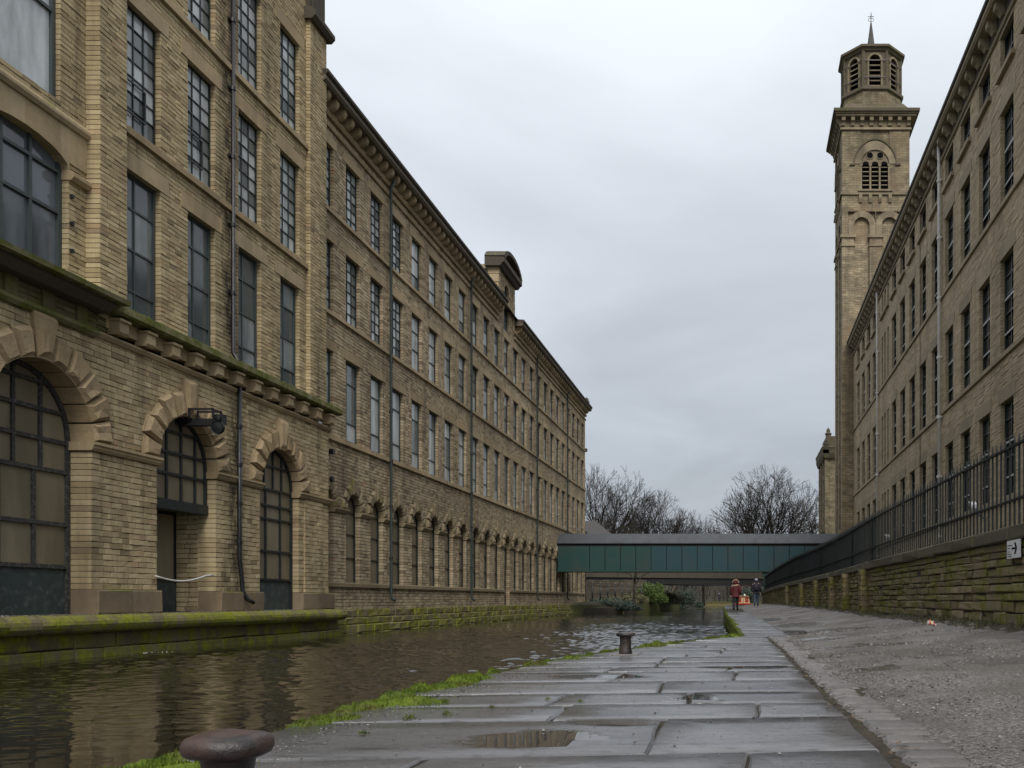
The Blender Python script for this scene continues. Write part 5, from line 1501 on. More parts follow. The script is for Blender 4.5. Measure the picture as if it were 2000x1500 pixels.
bush('bush', 'bright green ivy covered bush on the bank below the road bridge', (-10.6, 105.5, .4), (1.6, 1.6, 2.3), 3600, 'leaf_green', 1, .12)
bush('bush', 'dark blue green spreading bush overhanging the canal', (-8.6, 128, -.4), (2.3, 2, 2.9), 5000, 'leaf_dark', 2, .12)
bush('bush', 'low grey green brambles trailing over the stone bank edge', (-12.2, 88.5, -.15), (1.7, 2.2, 1.0), 4200, 'leaf_dark', 3, .09)
bush('bush', 'brown green brambles on the bank beside the sloping trunk', (-9.9, 118, .1), (2.1, 1.6, 1.6), 3200, 'leaf_olive', 4, .11)
bush('bush', 'olive undergrowth at the foot of the iron railings', (-11.8, 96, .2), (2.0, 3, 1.1), 3200, 'leaf_olive', 5, .1)
bush('bush', 'light green shrub between the bridge pier and the dark bush', (-10.1, 112, .2), (1.3, 1.3, 1.7), 2600, 'leaf_green', 6, .11)
# low stone landing in front of the brambles
ld = thing('stone_landing', 'mossy stepped stone landing at the end of the mill range', 'landing', (-12.5, 82, 0))
B, _ = masonry(-14.3, -10.9, -1.0, .0, [], .2, .5, 1.0, 111, reveal=.8)
stone_wall(ld, [(B, [], 0.)], mapF(84.0), M['quay_far'], None, singles=40, name='landing_stone', rest='landing_stones_below', bev=.03, fj=.02, vj=.015)
m = MB(); m.box(-14.6, -10.95, 84.05, 95, -1.2, -.03); m.build('core', M['soil'], ld)
bush('bush', 'grey green bramble mound at the corner of the mill range quay', (-12.9, 84.6, -.1), (1.4, 1.2, .75), 2600, 'leaf_dark', 13, .08)
bush('bush', 'dark brambles hanging down the face of the stone landing', (-11.7, 84.0, -.35), (1.7, .5, .8), 2600, 'leaf_dark', 15, .08)
bush('bush', 'mixed olive weeds on the stone landing below the railing', (-13.4, 87.5, .0), (1.6, 2, .8), 2600, 'leaf_olive', 14, .08)
# railings with pale topped posts on that bank
rl = thing('iron_railing', 'iron railing with ball topped posts on the bank under the footbridge', 'railing', (-12.5, 94, .4))
pts = [(-14.25 + i * .46, 87.5 + i * 1.9) for i in range(8)]
for i, (x, y) in enumerate(pts):
    m = MB(); m.tube([(x, y, .25), (x, y, 2.25)], .075, 8); p = m.build('post', M['iron'], rl, True)
    m = MB(); m.lathe([(.03, 0), (.08, .04), (.09, .1), (.06, .15), (.01, .18)], (x, y, 2.22), 10); m.build('ball_cap', M['bark_pale'], p, True)
    m = MB(); m.tube([(x, y, 1.0), (x - .25, y - .5, .45), (x - .4, y - .8, .3)], .04, 6); m.build('stay', M['iron'], p)
for z, r in ((2.05, .05), (1.25, .03)):
    m = MB(); m.tube([(x, y, z) for x, y in pts], r, 6); m.build('rail', M['concrete' if z > 2 else 'iron'], rl)
wb = thing('boundary_wall', 'dark stone wall behind the bank railing', 'wall', (-14, 104, 0))
B, Mo = masonry(-26, -11.6, .2, 2.0, [], .25, .4, .9, 121, reveal=.3)
stone_wall(wb, [(B, Mo, 0.)], mapF(106.5), M['sooty'], M['mortar'], rest='stonework', bev=.02)

# slate roofed cottage behind the bridge and lamp
ct = thing('cottage', 'stone cottage with grey slate hipped roof just showing above the footbridge', 'house', (-21, 112, 0))
m = MB(); m.box(-27, -16.2, 108.5 + 10, 128, 0, 7.9); m.build('wall', M['retwall'], ct)
m = MB(); m.add([(-27.5, 118, 7.8), (-15.6, 118, 7.8), (-15.6, 128.5, 7.8), (-27.5, 128.5, 7.8), (-24, 123, 11.2), (-19.6, 123, 11.2)], [(0, 1, 5, 4), (1, 2, 5), (2, 3, 4, 5), (3, 0, 4), (0, 3, 2, 1)]); m.build('roof', M['slate'], ct)
lp = thing('lamp_post', 'old lantern on a post behind the left end of the footbridge', 'lamp', (-15.85, 93, .4))
m = MB(); m.tube([(-15.85, 93, .3), (-15.85, 93, 7.0)], [.08, .045], 8); m.build('post', M['iron'], lp)
m = MB(); m.lathe([(.1, 0), (.2, .5), (.24, .52), (.05, .75), (.02, .9)], (-15.85, 93, 7.0), 6); m.build('lantern', M['frame_teal'], lp)

# ------------------------------------------------------------------ bare winter trees
def make_tree(name, label, loc, height, spread, seed, levels=6, nlimb=6, mat='bark', trunk_r=.32, group=None, trunk_h=.22, minr=.014, up=.35, kids=(3, 4), first_kids=None):
    rg = random.Random(seed); T = thing(name, label, 'tree', loc, group)
    tr = MB(); segs = []
    th = height * trunk_h
    tr.tube([(0, 0, -.3), (0, 0, .2), (rg.uniform(-.1, .1), rg.uniform(-.1, .1), th * .6), (0, 0, th)], [trunk_r * 1.5, trunk_r * 1.1, trunk_r * .9, trunk_r * .85], 9)
    tr.build('trunk', M[mat], T, True, loc)
    A_ = height * spread * .5; zc = height * .5; cz = height * .52
    def inside(p):
        w = A_ * (1 if p.z < zc else 1)
        return (p.x / w) ** 2 + (p.y / w) ** 2 + ((p.z - zc) / cz) ** 2 < 1.0
    def grow(p, d, L, r, lev):
        n = 3 if lev > 1 else 2; q = p; rr = r
        for i in range(n):
            outw = Vector((q.x, q.y, 0)); outw = outw.normalized() if outw.length > .2 else Vector()
            d2 = (d + Vector((rg.gauss(0, .10), rg.gauss(0, .10), rg.gauss(0, .08) + .03)) + outw * .02).normalized()
            e_ = q + d2 * (L / n); r2 = max(minr, rr * .87)
            segs.append((q, e_, rr, r2)); q, d, rr = e_, d2, r2
            if not inside(q): return
            if lev > 0 and i < n - 1 and rg.random() < .62:
                ax = d.orthogonal().normalized(); ang = rg.uniform(0, 6.28)
                side = (ax * math.cos(ang) + d.cross(ax) * math.sin(ang))
                sd = (d * .8 + side * rg.uniform(.5, .95) + Vector((0, 0, .1))).normalized()
                grow(q, sd, L * rg.uniform(.5, .7), max(minr, rr * .55), lev - 1)
        if lev > 0:
            for _ in range(rg.choice((2, 2, 3))):
                ax = d.orthogonal().normalized(); ang = rg.uniform(0, 6.28)
                side = (ax * math.cos(ang) + d.cross(ax) * math.sin(ang))
                sd = (d + side * rg.uniform(.25, .65) + Vector((0, 0, .05))).normalized()
                grow(q, sd, L * rg.uniform(.6, .78), max(minr, rr * .7), lev - 1)
    for i in range(nlimb):
        a = 2 * math.pi * (i + rg.uniform(-.3, .3)) / nlimb
        tilt = (rg.uniform(.15, 1.0) if i % 3 else rg.uniform(.9, 1.5)) * spread
        d = Vector((math.cos(a) * tilt, math.sin(a) * tilt, 1)).normalized()
        grow(Vector((0, 0, th * rg.uniform(.75, 1))), d, height * rg.uniform(.24, .32), trunk_r * rg.uniform(.42, .6), levels - 2)
    S = np.array([[*a, *b, r1, r2] for a, b, r1, r2 in segs]); n = len(S)
    A, Bv = S[:, :3], S[:, 3:6]; D = Bv - A; D /= np.maximum(np.linalg.norm(D, axis=1, keepdims=True), 1e-6)
    ref = np.where(np.abs(D[:, 2:3]) < .9, np.array([[0, 0, 1.]]), np.array([[1., 0, 0]]))
    X = np.cross(D, ref); X /= np.linalg.norm(X, axis=1, keepdims=True); Yv = np.cross(D, X)
    K = 4; V = np.zeros((n, 2 * K, 3))
    for k in range(K):
        c, s_ = math.cos(2 * math.pi * k / K), math.sin(2 * math.pi * k / K)
        o = X * c + Yv * s_
        V[:, k] = A + o * S[:, 6:7]; V[:, K + k] = Bv + o * S[:, 7:8]
    Q = np.array([(k, (k + 1) % K, K + (k + 1) % K, K + k) for k in range(K)])
    Q = (Q[None] + (np.arange(n) * 2 * K)[:, None, None]).reshape(-1, 4)
    # fit the crown to its height and width
    V = V.reshape(-1, 3); zmax = V[:, 2].max(); V[:, 2] *= min(1.25, height / zmax)
    link('crown', mesh_np('crown', V, quads=Q, mats=[M[mat]]), T, loc)
    return T, n
cnt = 0
for a in (('bare_tree', 'large dome shaped bare tree behind the middle of the footbridge', (3.7, 132, 0), 20.2, .88, 11, 7, 17, 'bark', .5, None, .2),
          ('bare_tree', 'slender bare trees rising beside the far mill pavilion', (12.4, 150, 0), 20.0, .36, 5, 7, 5, 'bark', .25, None, .3),
          ('bare_tree', 'tall spreading bare tree rising next to the end of the mill range', (-20.6, 138, 0), 21.3, .78, 8, 7, 15, 'bark', .42, None, .2),
          ('bare_tree', 'upright bare tree between the spreading tree and the low scrub trees', (-13.2, 140, 0), 17.6, .62, 23, 7, 11, 'bark', .34, None, .25),
          ('bare_tree', 'lower bushy bare tree sloping down toward the gap of sky', (-9.0, 146, 0), 15.4, .75, 31, 7, 11, 'bark', .28, None, .22),
          ('bare_tree', 'pale mossy bare tree partly behind the cottage roof', (-17.5, 128, 0), 13.0, .7, 41, 7, 8, 'bark_far', .26, None, .3),
          ('bare_tree', 'low twiggy bare tree ending the row left of the sky gap', (-6.4, 152, 0), 13.0, .95, 47, 7, 8, 'bark', .22, None, .3)):
    _, n = make_tree(*a); cnt += n
# saplings and leaning trunks on the near bank
make_tree('bare_tree', 'thin forked bare tree rooted in the bank in front of the road bridge', (-10.4, 88.5, .2), 4.6, .8, 61, 5, 4, 'bark_far', .13, None, .5)
m = MB(); m.tube([(-10.0, 121, .1), (-9.4, 120.5, 1.2), (-8.4, 120, 3.0), (-7.6, 119.5, 4.6)], [.22, .18, .15, .1], 8)
tag(m.build('leaning_trunk', M['bark_pale'], None, True), 'pale bare trunk leaning over the canal beside the dark bush', 'tree trunk')
# wooded hillside closing the view
V = []; xs_ = np.linspace(-120, 140, 40); prof = [(196, .25), (204, 1.6), (216, 3.8), (235, 6.5), (300, 9)]
for y, z in prof:
    for x in xs_: V.append((x, y, z * (1 + .18 * math.sin(x * .09 + y)) + .0))
nx = len(xs_)
tag(link('hill', mesh_np('hill', V, polys=[(j * nx + i, j * nx + i + 1, (j + 1) * nx + i + 1, (j + 1) * nx + i) for j in range(len(prof) - 1) for i in range(nx - 1)], mats=[M['soil']], smooth=True)), kind='structure')
protos = []
wrg = random.Random(77)
for k in range(3):
    T, _ = make_tree('woodland_tree', 'slim bare woodland tree on the far hillside seen under the bridges', (-20 + k * 9, 201 + k * 2, .6), 7.5, .55, 90 + k, 5, 4, 'bark_far', .16, 'bare trees in the far wood', .45, .02)
    protos.append(T)
for i in range(34):
    T = protos[i % 3]; c = T.copy(); COL.objects.link(c)
    y = wrg.uniform(193, 222); x = -17 + 23 * wrg.random() * 1.3
    c.location = (x, y, max(.2, (y - 196) * .17)); s_ = wrg.uniform(.75, 1.25); c.scale = (s_, s_, s_); c.rotation_euler[2] = wrg.uniform(0, 6)
    for ch in T.children:
        d = ch.copy(); COL.objects.link(d); d.parent = c
V = []; Fq = []
for _ in range(7000):
    y = wrg.uniform(194, 240); x = wrg.uniform(-40, 45); z = interp(prof, y) * .9
    h = wrg.uniform(.6, 2.6); w = wrg.uniform(.02, .05); l = wrg.gauss(0, .35)
    q = len(V); V += [(x - w, y, z - .2), (x + w, y, z - .2), (x + l + w * .4, y, z + h), (x + l - w * .4, y, z + h)]; Fq.append((q, q + 1, q + 2, q + 3))
tag(link('undergrowth', mesh_np('undergrowth', V, quads=Fq, mats=[M['bark']])), 'brown winter undergrowth massed on the far hillside', 'undergrowth', kind='stuff')
bush('bush', 'dark evergreen bush on the far bank between the walkers', (1.2, 165, .2), (3.2, 2.5, 3.2), 3000, 'leaf_dark', 9, .16)
m = MB()
V = []; ys_ = 188.6
fb = thing('bank_wall', 'low grassy edged stone bank crossing the far end of the canal', 'bank', (-3, 188, 0))
box_part('stone_face', ((lambda p: p), False), M['retwall'], fb, (-14, 4.5, 187.6, 189.6, -1, .02)); box_part('grass_top', ((lambda p: p), False), M['grassy'], fb, (-14, 4.6, 187.5, 190, .02, .28))
# ------------------------------------------------------------------ towpath wall with railing (right)
rw = thing('towpath_wall', 'coursed mossy stone wall with dark coping along the gravel towpath', 'wall', (4, 30, .3))
fWp, sW, yW = path_map(WALLP, 1)
# outward normal must face the path (towards -X)
mpWl = (lambda p: fWp(p)), False
sw_at = lambda y: float(np.interp(y, yW, sW)); yw_at = lambda s: float(np.interp(s, sW, yW))
B, Mo = masonry(sw_at(-2), sw_at(76), 0., 1.44, [], .15, .34, 1.15, 131, reveal=.25, cj=.3)
def lift(u, v):        # courses follow the ground and the sloping coping
    y = np.interp(u, sW, yW)
    b = np.array([wall_base(k) for k in y]); t_ = np.array([wall_top(k) for k in y]) - .22
    return (b - .12) + (t_ - (b - .12)) * v / 1.44
def mapWall(p):
    q_ = p.copy(); q_[:, 1] = lift(p[:, 0], p[:, 1]); return fWp(q_)
stone_wall(rw, [(B, [], 0.)], (mapWall, False), M['retwall'], None, singles=300, name='wall_stone', rest='wall_stones_far', bev=.018, gap=.010, fj=.016, vj=.010)
m = MB((mapWall, False))
us = np.arange(sw_at(-2), sw_at(76), 1.0)
for a, b in zip(us[:-1], us[1:]): m.box(a, b, -.2, 1.43, -.4, -.03)
m.build('wall_core', M['mortar'], rw)
def mapCop(p):
    q_ = p.copy(); y = np.interp(p[:, 0], sW, yW); q_[:, 1] = np.array([wall_top(k) for k in y]) + p[:, 1]; return fWp(q_)
u = sw_at(-2); i = 0; crg = random.Random(15)
while u < sw_at(76) - .2:
    L = crg.uniform(1.1, 1.9); e_ = min(u + L, sw_at(76))
    V = blocks_verts(np.array([[u, e_, -.225, 0., -.42, crg.gauss(0, 1)]]), wf=.075, bev=.025, gap=.006, fj=.008, vj=.008, seed=i)
    n_ = 1
    P = mapCop(V.reshape(-1, 3)); Q = np.concatenate([BQ, [[3, 2, 1, 0]]])
    link('coping_stone', mesh_np('coping_stone', P, quads=Q, mats=[M['coping']]), rw); u = e_; i += 1
# buttress piers
for y in (27.2, 31.6, 36.0, 41.0, 46.5, 53.0):
    s_ = sw_at(y)
    Bq, _ = masonry(s_ - .32, s_ + .32, 0., 1.44, [], .158, .2, .5, int(y), reveal=.25)
    V = blocks_verts(Bq, wf=.22, bev=.012, gap=.006, fj=.010, vj=.006, seed=int(y)); 
    tag(link('buttress', blocks_mesh('buttress', V, (mapWall, False), M['retwall']), rw))
    box_part('buttress_core', (mapWall, False), M['mortar'], rw, (s_ - .31, s_ + .31, -.2, 1.43, -.1, .19))

# railing standing on the coping
ra = thing('iron_railing', 'long spike topped dark green iron railing standing on the towpath wall coping', 'railing', (4, 30, 1.8))
def rail_top(y): return interp([(-3, 1.25), (52, 1.28), (64, 1.2), (76, 1.1)], y)
SP = .225; off = -.17
bm_ = MB(); r = .0135
bm_.box(-r, r, -r, r, 0, 1.36)
vs_ = [(-r, -r, 1.36), (r, -r, 1.36), (r, r, 1.36), (-r, r, 1.36), (0, 0, 1.47)]
bm_.add(vs_, [(0, 1, 4), (1, 2, 4), (2, 3, 4), (3, 0, 4)])
bar_me = bm_.mesh('bar', M['iron_green'])
u = sw_at(7); nb = 0; restb = []
umax = sw_at(75.5)
bars = []
while u < umax: bars.append(u); u += SP
for i, u in enumerate(bars):
    y = yw_at(u); p = mapCop(np.array([[u, -.01, off]]))[0]; sz = (rail_top(y) + .22) / 1.47
    if i < 290: link('bar', bar_me, ra, tuple(p), (1, 1, sz))
    else: restb.append((p, sz))
m = MB()
for p, sz in restb:
    m.box(p[0] - r, p[0] + r, p[1] - r, p[1] + r, p[2], p[2] + 1.36 * sz)
if restb: tag(m.build('bars_far', M['iron_green'], ra), kind='stuff')
for hfun, hh_, ww in ((lambda y: rail_top(y), .035, .05), (lambda y: .42, .03, .035)):
    m = MB((mapCop, False)); us = np.arange(sw_at(7), umax, 1.2)
    for a, b in zip(us[:-1], us[1:]):
        h0, h1 = hfun(yw_at(a)), hfun(yw_at(b))
        m.add([(a, h0, off - ww / 2), (b, h1, off - ww / 2), (b, h1, off + ww / 2), (a, h0, off + ww / 2), (a, h0 + hh_, off - ww / 2), (b, h1 + hh_, off - ww / 2), (b, h1 + hh_, off + ww / 2), (a, h0 + hh_, off + ww / 2)], [(0, 3, 2, 1), (4, 5, 6, 7), (0, 1, 5, 4), (2, 3, 7, 6)])
    m.build('rail', M['iron_green'], ra)
for y in (9, 27.2, 31.6, 41, 53, 64):
    p = mapCop(np.array([[sw_at(y), -.01, off - .05]]))[0]
    m = MB(); m.box(-.04, .04, -.04, .04, 0, rail_top(y) + .1); m.build('post', M['iron_green'], ra, False, tuple(p))
# floodlights fixed to the back of the railing
for k, (y, sz) in enumerate(((16.6, 1.0), (25.1, .85))):
    p = Vector(tuple(mapCop(np.array([[sw_at(y), 0, off - .12]]))[0]))
    f = thing('floodlight', ('white floodlight on a bent arm behind the railing above the arrow sign' if k == 0 else 'small white floodlight behind the railing by the dark post'), 'floodlight', tuple(p))
    m = MB(); m.tube([(p.x, p.y - .5, p.z + .02), (p.x, p.y - .5, p.z + .3), (p.x, p.y - .1, p.z + .42), (p.x, p.y + .35, p.z + .6)], .022, 6); m.build('arm', M['iron'], f)
    q0 = p + Vector((0, .34, .58)); k_ = .55
    m = MB(); m.add([tuple(q0 + Vector(v) * k_) for v in ((-.1, 0, 0), (.1, 0, 0), (.1, .2, .1), (-.1, .2, .1), (-.12, -.02, .12), (.12, -.02, .12), (.12, .18, .24), (-.12, .18, .24))], [(0, 3, 2, 1), (4, 5, 6, 7), (0, 1, 5, 4), (2, 3, 7, 6), (0, 4, 7, 3), (1, 2, 6, 5)]); m.build('lamp_head', M['lamp_white'], f)
# arrow sign on the wall
ysg_ = 13.55; us_ = sw_at(ysg_)
sg = thing('arrow_sign', 'white rectangular sign with black arrow fixed to the towpath wall', 'sign', tuple(fWp(np.array([[us_, 1.4, .06]]))[0]))
mpSg = (lambda p: fWp(np.stack([us_ + p[:, 0], p[:, 1], p[:, 2]], 1))), False
Wd, Z0, Z1 = .30, 1.31, 1.575
box_part('plate', mpSg, M['white'], sg, (-Wd, Wd, Z0, Z1, .045, .06))
m = MB(mpSg)      # u grows away from the camera: the arrow points back along the path (to the right in view)
az = (Z0 + Z1) / 2 + .01
m.box(-.10, .07, az - .014, az + .014, .061, .064)
for s_ in (-1, 1): m.add([(-.17, az + s_ * .002, .061), (-.11, az + s_ * .002, .061), (-.04, az + s_ * .085, .061), (-.10, az + s_ * .085, .061), (-.17, az + s_ * .002, .064), (-.11, az + s_ * .002, .064), (-.04, az + s_ * .085, .064), (-.10, az + s_ * .085, .064)], [(0, 1, 2, 3), (4, 7, 6, 5), (0, 4, 5, 1), (1, 5, 6, 2), (2, 6, 7, 3), (3, 7, 4, 0)])
m.build('arrow', M['black'], sg)
m = MB(mpSg)
for zz, a, b in ((Z1 - .075, .06, .27), (Z1 - .115, .17, .26), (Z1 - .165, .17, .27), (Z1 - .20, .08, .27), (Z1 - .235, .08, .26)):
    x = b
    while x > a:
        x2 = x - random.Random(int(x * 997 + zz * 1000)).uniform(.018, .034); m.box(max(a, x2), x - .006, zz - .006, zz + .006, .061, .063); x = x2
m.build('lettering', M['black'], sg)
# crumpled packet by the wall
pk = Vector((3.18, 15.45, 0)); pk.z = ground_z(pk.x, pk.y) + .08
def packet():
    rg = random.Random(2); V = []; Fq = []
    for j in range(6):
        for i in range(9):
            V.append((-.13 + .26 * i / 8, -.02 + .02 * math.sin(i * 2.1 + j) + rg.uniform(-.012, .012), .0 + .15 * j / 5 + .012 * math.sin(i * 1.7 + j * 2)))
    for j in range(5):
        for i in range(8): Fq.append((j * 9 + i, j * 9 + i + 1, (j + 1) * 9 + i + 1, (j + 1) * 9 + i))
    n0 = len(V)
    V += [(x, y + .035 + .015 * math.sin(k), z) for k, (x, y, z) in enumerate(V[:n0])]
    Fq += [tuple(reversed([i + n0 for i in f])) for f in Fq[:40]]
    me = mesh_np('crisp_packet', V, polys=Fq, mats=[M['packet'], M['boat_red'], M['boat_cream']])
    for k, p in enumerate(me.polygons): i = k % 8; p.material_index = 1 if i in (1, 2, 6) else (2 if i in (3, 4) and (k // 8) % 5 in (1, 2, 3) else 0)
    return me
o = link('crisp_packet', packet(), None, tuple(pk)); o.rotation_euler = (R(-40), R(12), R(24)); o.scale = (.6, .6, .6)
tag(o, 'crumpled red and white food packet lying at the foot of the wall', 'litter')
# gully grate between flags and gravel
g = thing('drain_grate', 'iron slotted drain grate at the edge of the gravel', 'drain', (1.12, 19.6, .0))
m = MB()
for i in range(7): m.box(-.2, .2, -.42 + i * .13, -.36 + i * .13, 0, .02)
m.box(-.23, -.2, -.45, .45, 0, .022); m.box(.2, .23, -.45, .45, 0, .022); m.build('bars', M['iron'], g, False, (1.12, 19.6, ground_z(1.12, 19.6) + .012))

# ------------------------------------------------------------------ mooring bollards
def bollard(loc, s_, label, prof_top):
    b = thing('mooring_bollard', label, 'bollard', loc)
    m = MB(); m.lathe([(.115, -.05), (.11, .05), (.095, .10), (.092, .25), (.10, .30), (.13, .325)], (0, 0, 0), 28); m.v = [(v[0] * s_, v[1] * s_, v[2] * s_) for v in m.v]; m.build('stem', M['bollard'], b, True, loc)
    m = MB(); m.lathe(prof_top, (0, 0, 0), 36); m.v = [(v[0] * s_, v[1] * s_, v[2] * s_ + .004 * s_ * math.sin(3 * math.atan2(v[1], v[0]) + 1)) for v in m.v]; m.build('cap', M['bollard'], b, True, loc)
    return b
bollard((-1.54, 2.76, 0), .76, 'worn iron mushroom bollard beside the mossiest stretch of canal edge', [(.09, .295), (.13, .302), (.155, .315), (.164, .335), (.163, .36), (.148, .384), (.12, .395), (.06, .401), (.0, .402)])
bollard((-1.49, 11.75, 0), .76, 'slender black bollard with flat overhanging cap on a stone plinth', [(.09, .30), (.12, .305), (.150, .312), (.16, .335), (.15, .36), (.10, .368), (0, .37)])
slab([(-1.68, 11.55), (-1.3, 11.55), (-1.3, 11.98), (-1.68, 11.98)], .012, 4000, parent=pav, name='bollard_base', mat='sett')

# weeds and dead leaves along the foot of the wall
wr = random.Random(55); V = []; Fq = []
for _ in range(5200):
    y = 8 + 40 * wr.random() ** 1.4; x = wall_x(y) - .04 - abs(wr.gauss(0, .16))
    if vnoise(x, y, 1.3) + wr.gauss(0, .3) < .1: continue
    z = ground_z(x, y) + .02 + .06 * max(0, 1 - (wall_x(y) - x) * 3); h = wr.uniform(.02, .09); th = wr.uniform(0, 6.28); w = wr.uniform(.004, .012)
    q_ = len(V); V += [(x - w * math.cos(th), y - w * math.sin(th), z - .02), (x + w * math.cos(th), y + w * math.sin(th), z - .02), (x + wr.gauss(0, .03), y + wr.gauss(0, .03), z + h)]; Fq.append((q_, q_ + 1, q_ + 2))
tag(link('weeds', mesh_np('weeds', V, quads=Fq, mats=[M['leaf_olive']])), 'sparse weeds and dead grass along the foot of the towpath wall', 'weeds', kind='stuff')
V = []; Fq = []
for _ in range(420):
    if wr.random() < .5: y = 3 + 14 * wr.random(); x = flag_r(y) + wr.gauss(.02, .06); z = .006
    else: y = 4 + 25 * wr.random() ** 1.5; x = wall_x(y) - .1 - abs(wr.gauss(0, .5)); z = ground_z(x, y) + .025
    s2 = wr.uniform(.012, .03); a = wr.uniform(0, 6.28); q_ = len(V)
    for k, (r1, dz) in enumerate(((1, .0), (.5, .006), (1, .012), (.5, .004))): V.append((x + s2 * r1 * math.cos(a + k * 1.57), y + s2 * r1 * math.sin(a + k * 1.57), z + dz))
    Fq.append((q_, q_ + 1, q_ + 2, q_ + 3))
M['dead_leaf'] = leaf('brown_dead_leaf', (.035, .022, .012), (.11, .07, .035))
tag(link('dead_leaves', mesh_np('dead_leaves', V, quads=Fq, mats=[M['dead_leaf']])), 'brown dead leaves scattered along the sett joint and wall foot', 'leaves', kind='stuff')
# ------------------------------------------------------------------ narrowboat
nbt = thing('narrowboat', 'red and cream narrowboat moored beyond the bridges', 'boat', (.1, 121, WATER))
bl = (.1, 121, WATER)
m = MB(); 
hull = [(-1.05, 0), (1.05, 0), (1.1, 6), (1.05, 13), (0, 16), (-1.05, 13), (-1.1, 6)]
n = len(hull)
m.add([(x * .92, y, -.3) for x, y in hull] + [(x, y, .75) for x, y in hull], [tuple(range(n - 1, -1, -1)), tuple(range(n, 2 * n))] + [(i, (i + 1) % n, n + (i + 1) % n, n + i) for i in range(n)]); m.build('hull', M['boat_red'], nbt, False, bl)
m = MB(); m.add([(-.9, 1.2, .75), (.9, 1.2, .75), (.9, 11, .75), (-.9, 11, .75), (-.72, 1.2, 1.68), (.72, 1.2, 1.68), (.72, 11, 1.68), (-.72, 11, 1.68)], [(0, 3, 2, 1), (4, 5, 6, 7), (0, 1, 5, 4), (2, 3, 7, 6), (0, 4, 7, 3), (1, 2, 6, 5)]); m.build('cabin', M['boat_cream'], nbt, False, bl)
for s_ in (-1, 1):
    m = MB(); m.box(s_ * .48 - .22, s_ * .48 + .22, 1.16, 1.2, .9, 1.5); d = m.build('door_panel', M['boat_red'], nbt, False, bl)
    m = MB(); m.box(s_ * .48 - .1, s_ * .48 + .1, 1.14, 1.165, 1.1, 1.35); m.build('pane', M['glass'], d, False, bl)
m = MB(); m.box(-.8, .8, 1.0, 11.1, 1.68, 1.74); m.build('roof', M['boat_cream'], nbt, False, bl)
m = MB(); m.box(-1.06, 1.06, -.02, .0, .1, .5); m.build('stern_band', M['boat_black'], nbt, False, bl)
m = MB(); m.tube([(-.6, 3, 1.7), (-.6, 3, 2.9)], .03, 6); m.lathe([(.02, 0), (.09, .06), (.02, .14)], (-.6, 3, 2.85), 8); m.build('aerial', M['white'], nbt, False, bl)
m = MB(); m.lathe([(.12, 0), (.12, .2), (.02, .3)], (.2, 2.4, 1.72), 8); m.build('roof_vent', M['white'], nbt, False, bl)
m = MB(); m.tube([(0, -.2, .7), (0, .1, 1.15), (.05, .6, 1.2)], .04, 6); m.build('tiller', M['boat_black'], nbt, False, bl)

# ------------------------------------------------------------------ walkers
def skin_body(name, joints, edges, radii, mat, parent, loc, sub=1, mats=None, pick=None):
    me = bpy.data.meshes.new(name + '_cage'); me.from_pydata([tuple(j) for j in joints], edges, [])
    o = bpy.data.objects.new(name + '_cage', me); COL.objects.link(o)
    md = o.modifiers.new('skin', 'SKIN'); md.use_smooth_shade = True
    for i, sv in enumerate(me.skin_vertices[0].data):
        r_ = radii[i]; sv.radius = r_ if isinstance(r_, tuple) else (r_, r_); sv.use_root = (i == 0)
    sd = o.modifiers.new('sub', 'SUBSURF'); sd.levels = sub; sd.render_levels = sub
    dg = bpy.context.evaluated_depsgraph_get(); ev = o.evaluated_get(dg)
    nm = bpy.data.meshes.new_from_object(ev); bpy.data.objects.remove(o); bpy.data.meshes.remove(me)
    nm.name = name; nm.materials.clear()
    for mm in (mats or [mat]): nm.materials.append(mm)
    for p in nm.polygons:
        p.use_smooth = True
        p.material_index = pick(p.center) if pick else 0
    return link(name, nm, parent, loc)
def hand(J, E, Rr, wrist, side, d=Vector((0, 0, -1))):
    """palm, four fingers of unequal length and a thumb leaving its side"""
    b = len(J); palm = J[wrist] + d * .07; J.append(palm); E.append((wrist, b)); Rr.append((.022, .035))
    for k, (o_, L) in enumerate(((-.03, .065), (-.01, .08), (.01, .075), (.03, .055))):
        base = J[wrist] + d * .085 + Vector((0, o_, 0)); i = len(J)
        J.extend([base, base + d * L * .55 + Vector((-.006 * side, .004, 0)), base + d * L + Vector((-.02 * side, .012, 0))])
        E.extend([(b, i), (i, i + 1), (i + 1, i + 2)]); Rr.extend([.010, .009, .008])
    i = len(J); J.extend([J[wrist] + d * .035 + Vector((-.015 * side, .04, 0)), J[wrist] + d * .075 + Vector((-.02 * side, .06, 0))])
    E.extend([(b, i), (i, i + 1)]); Rr.extend([.011, .009])
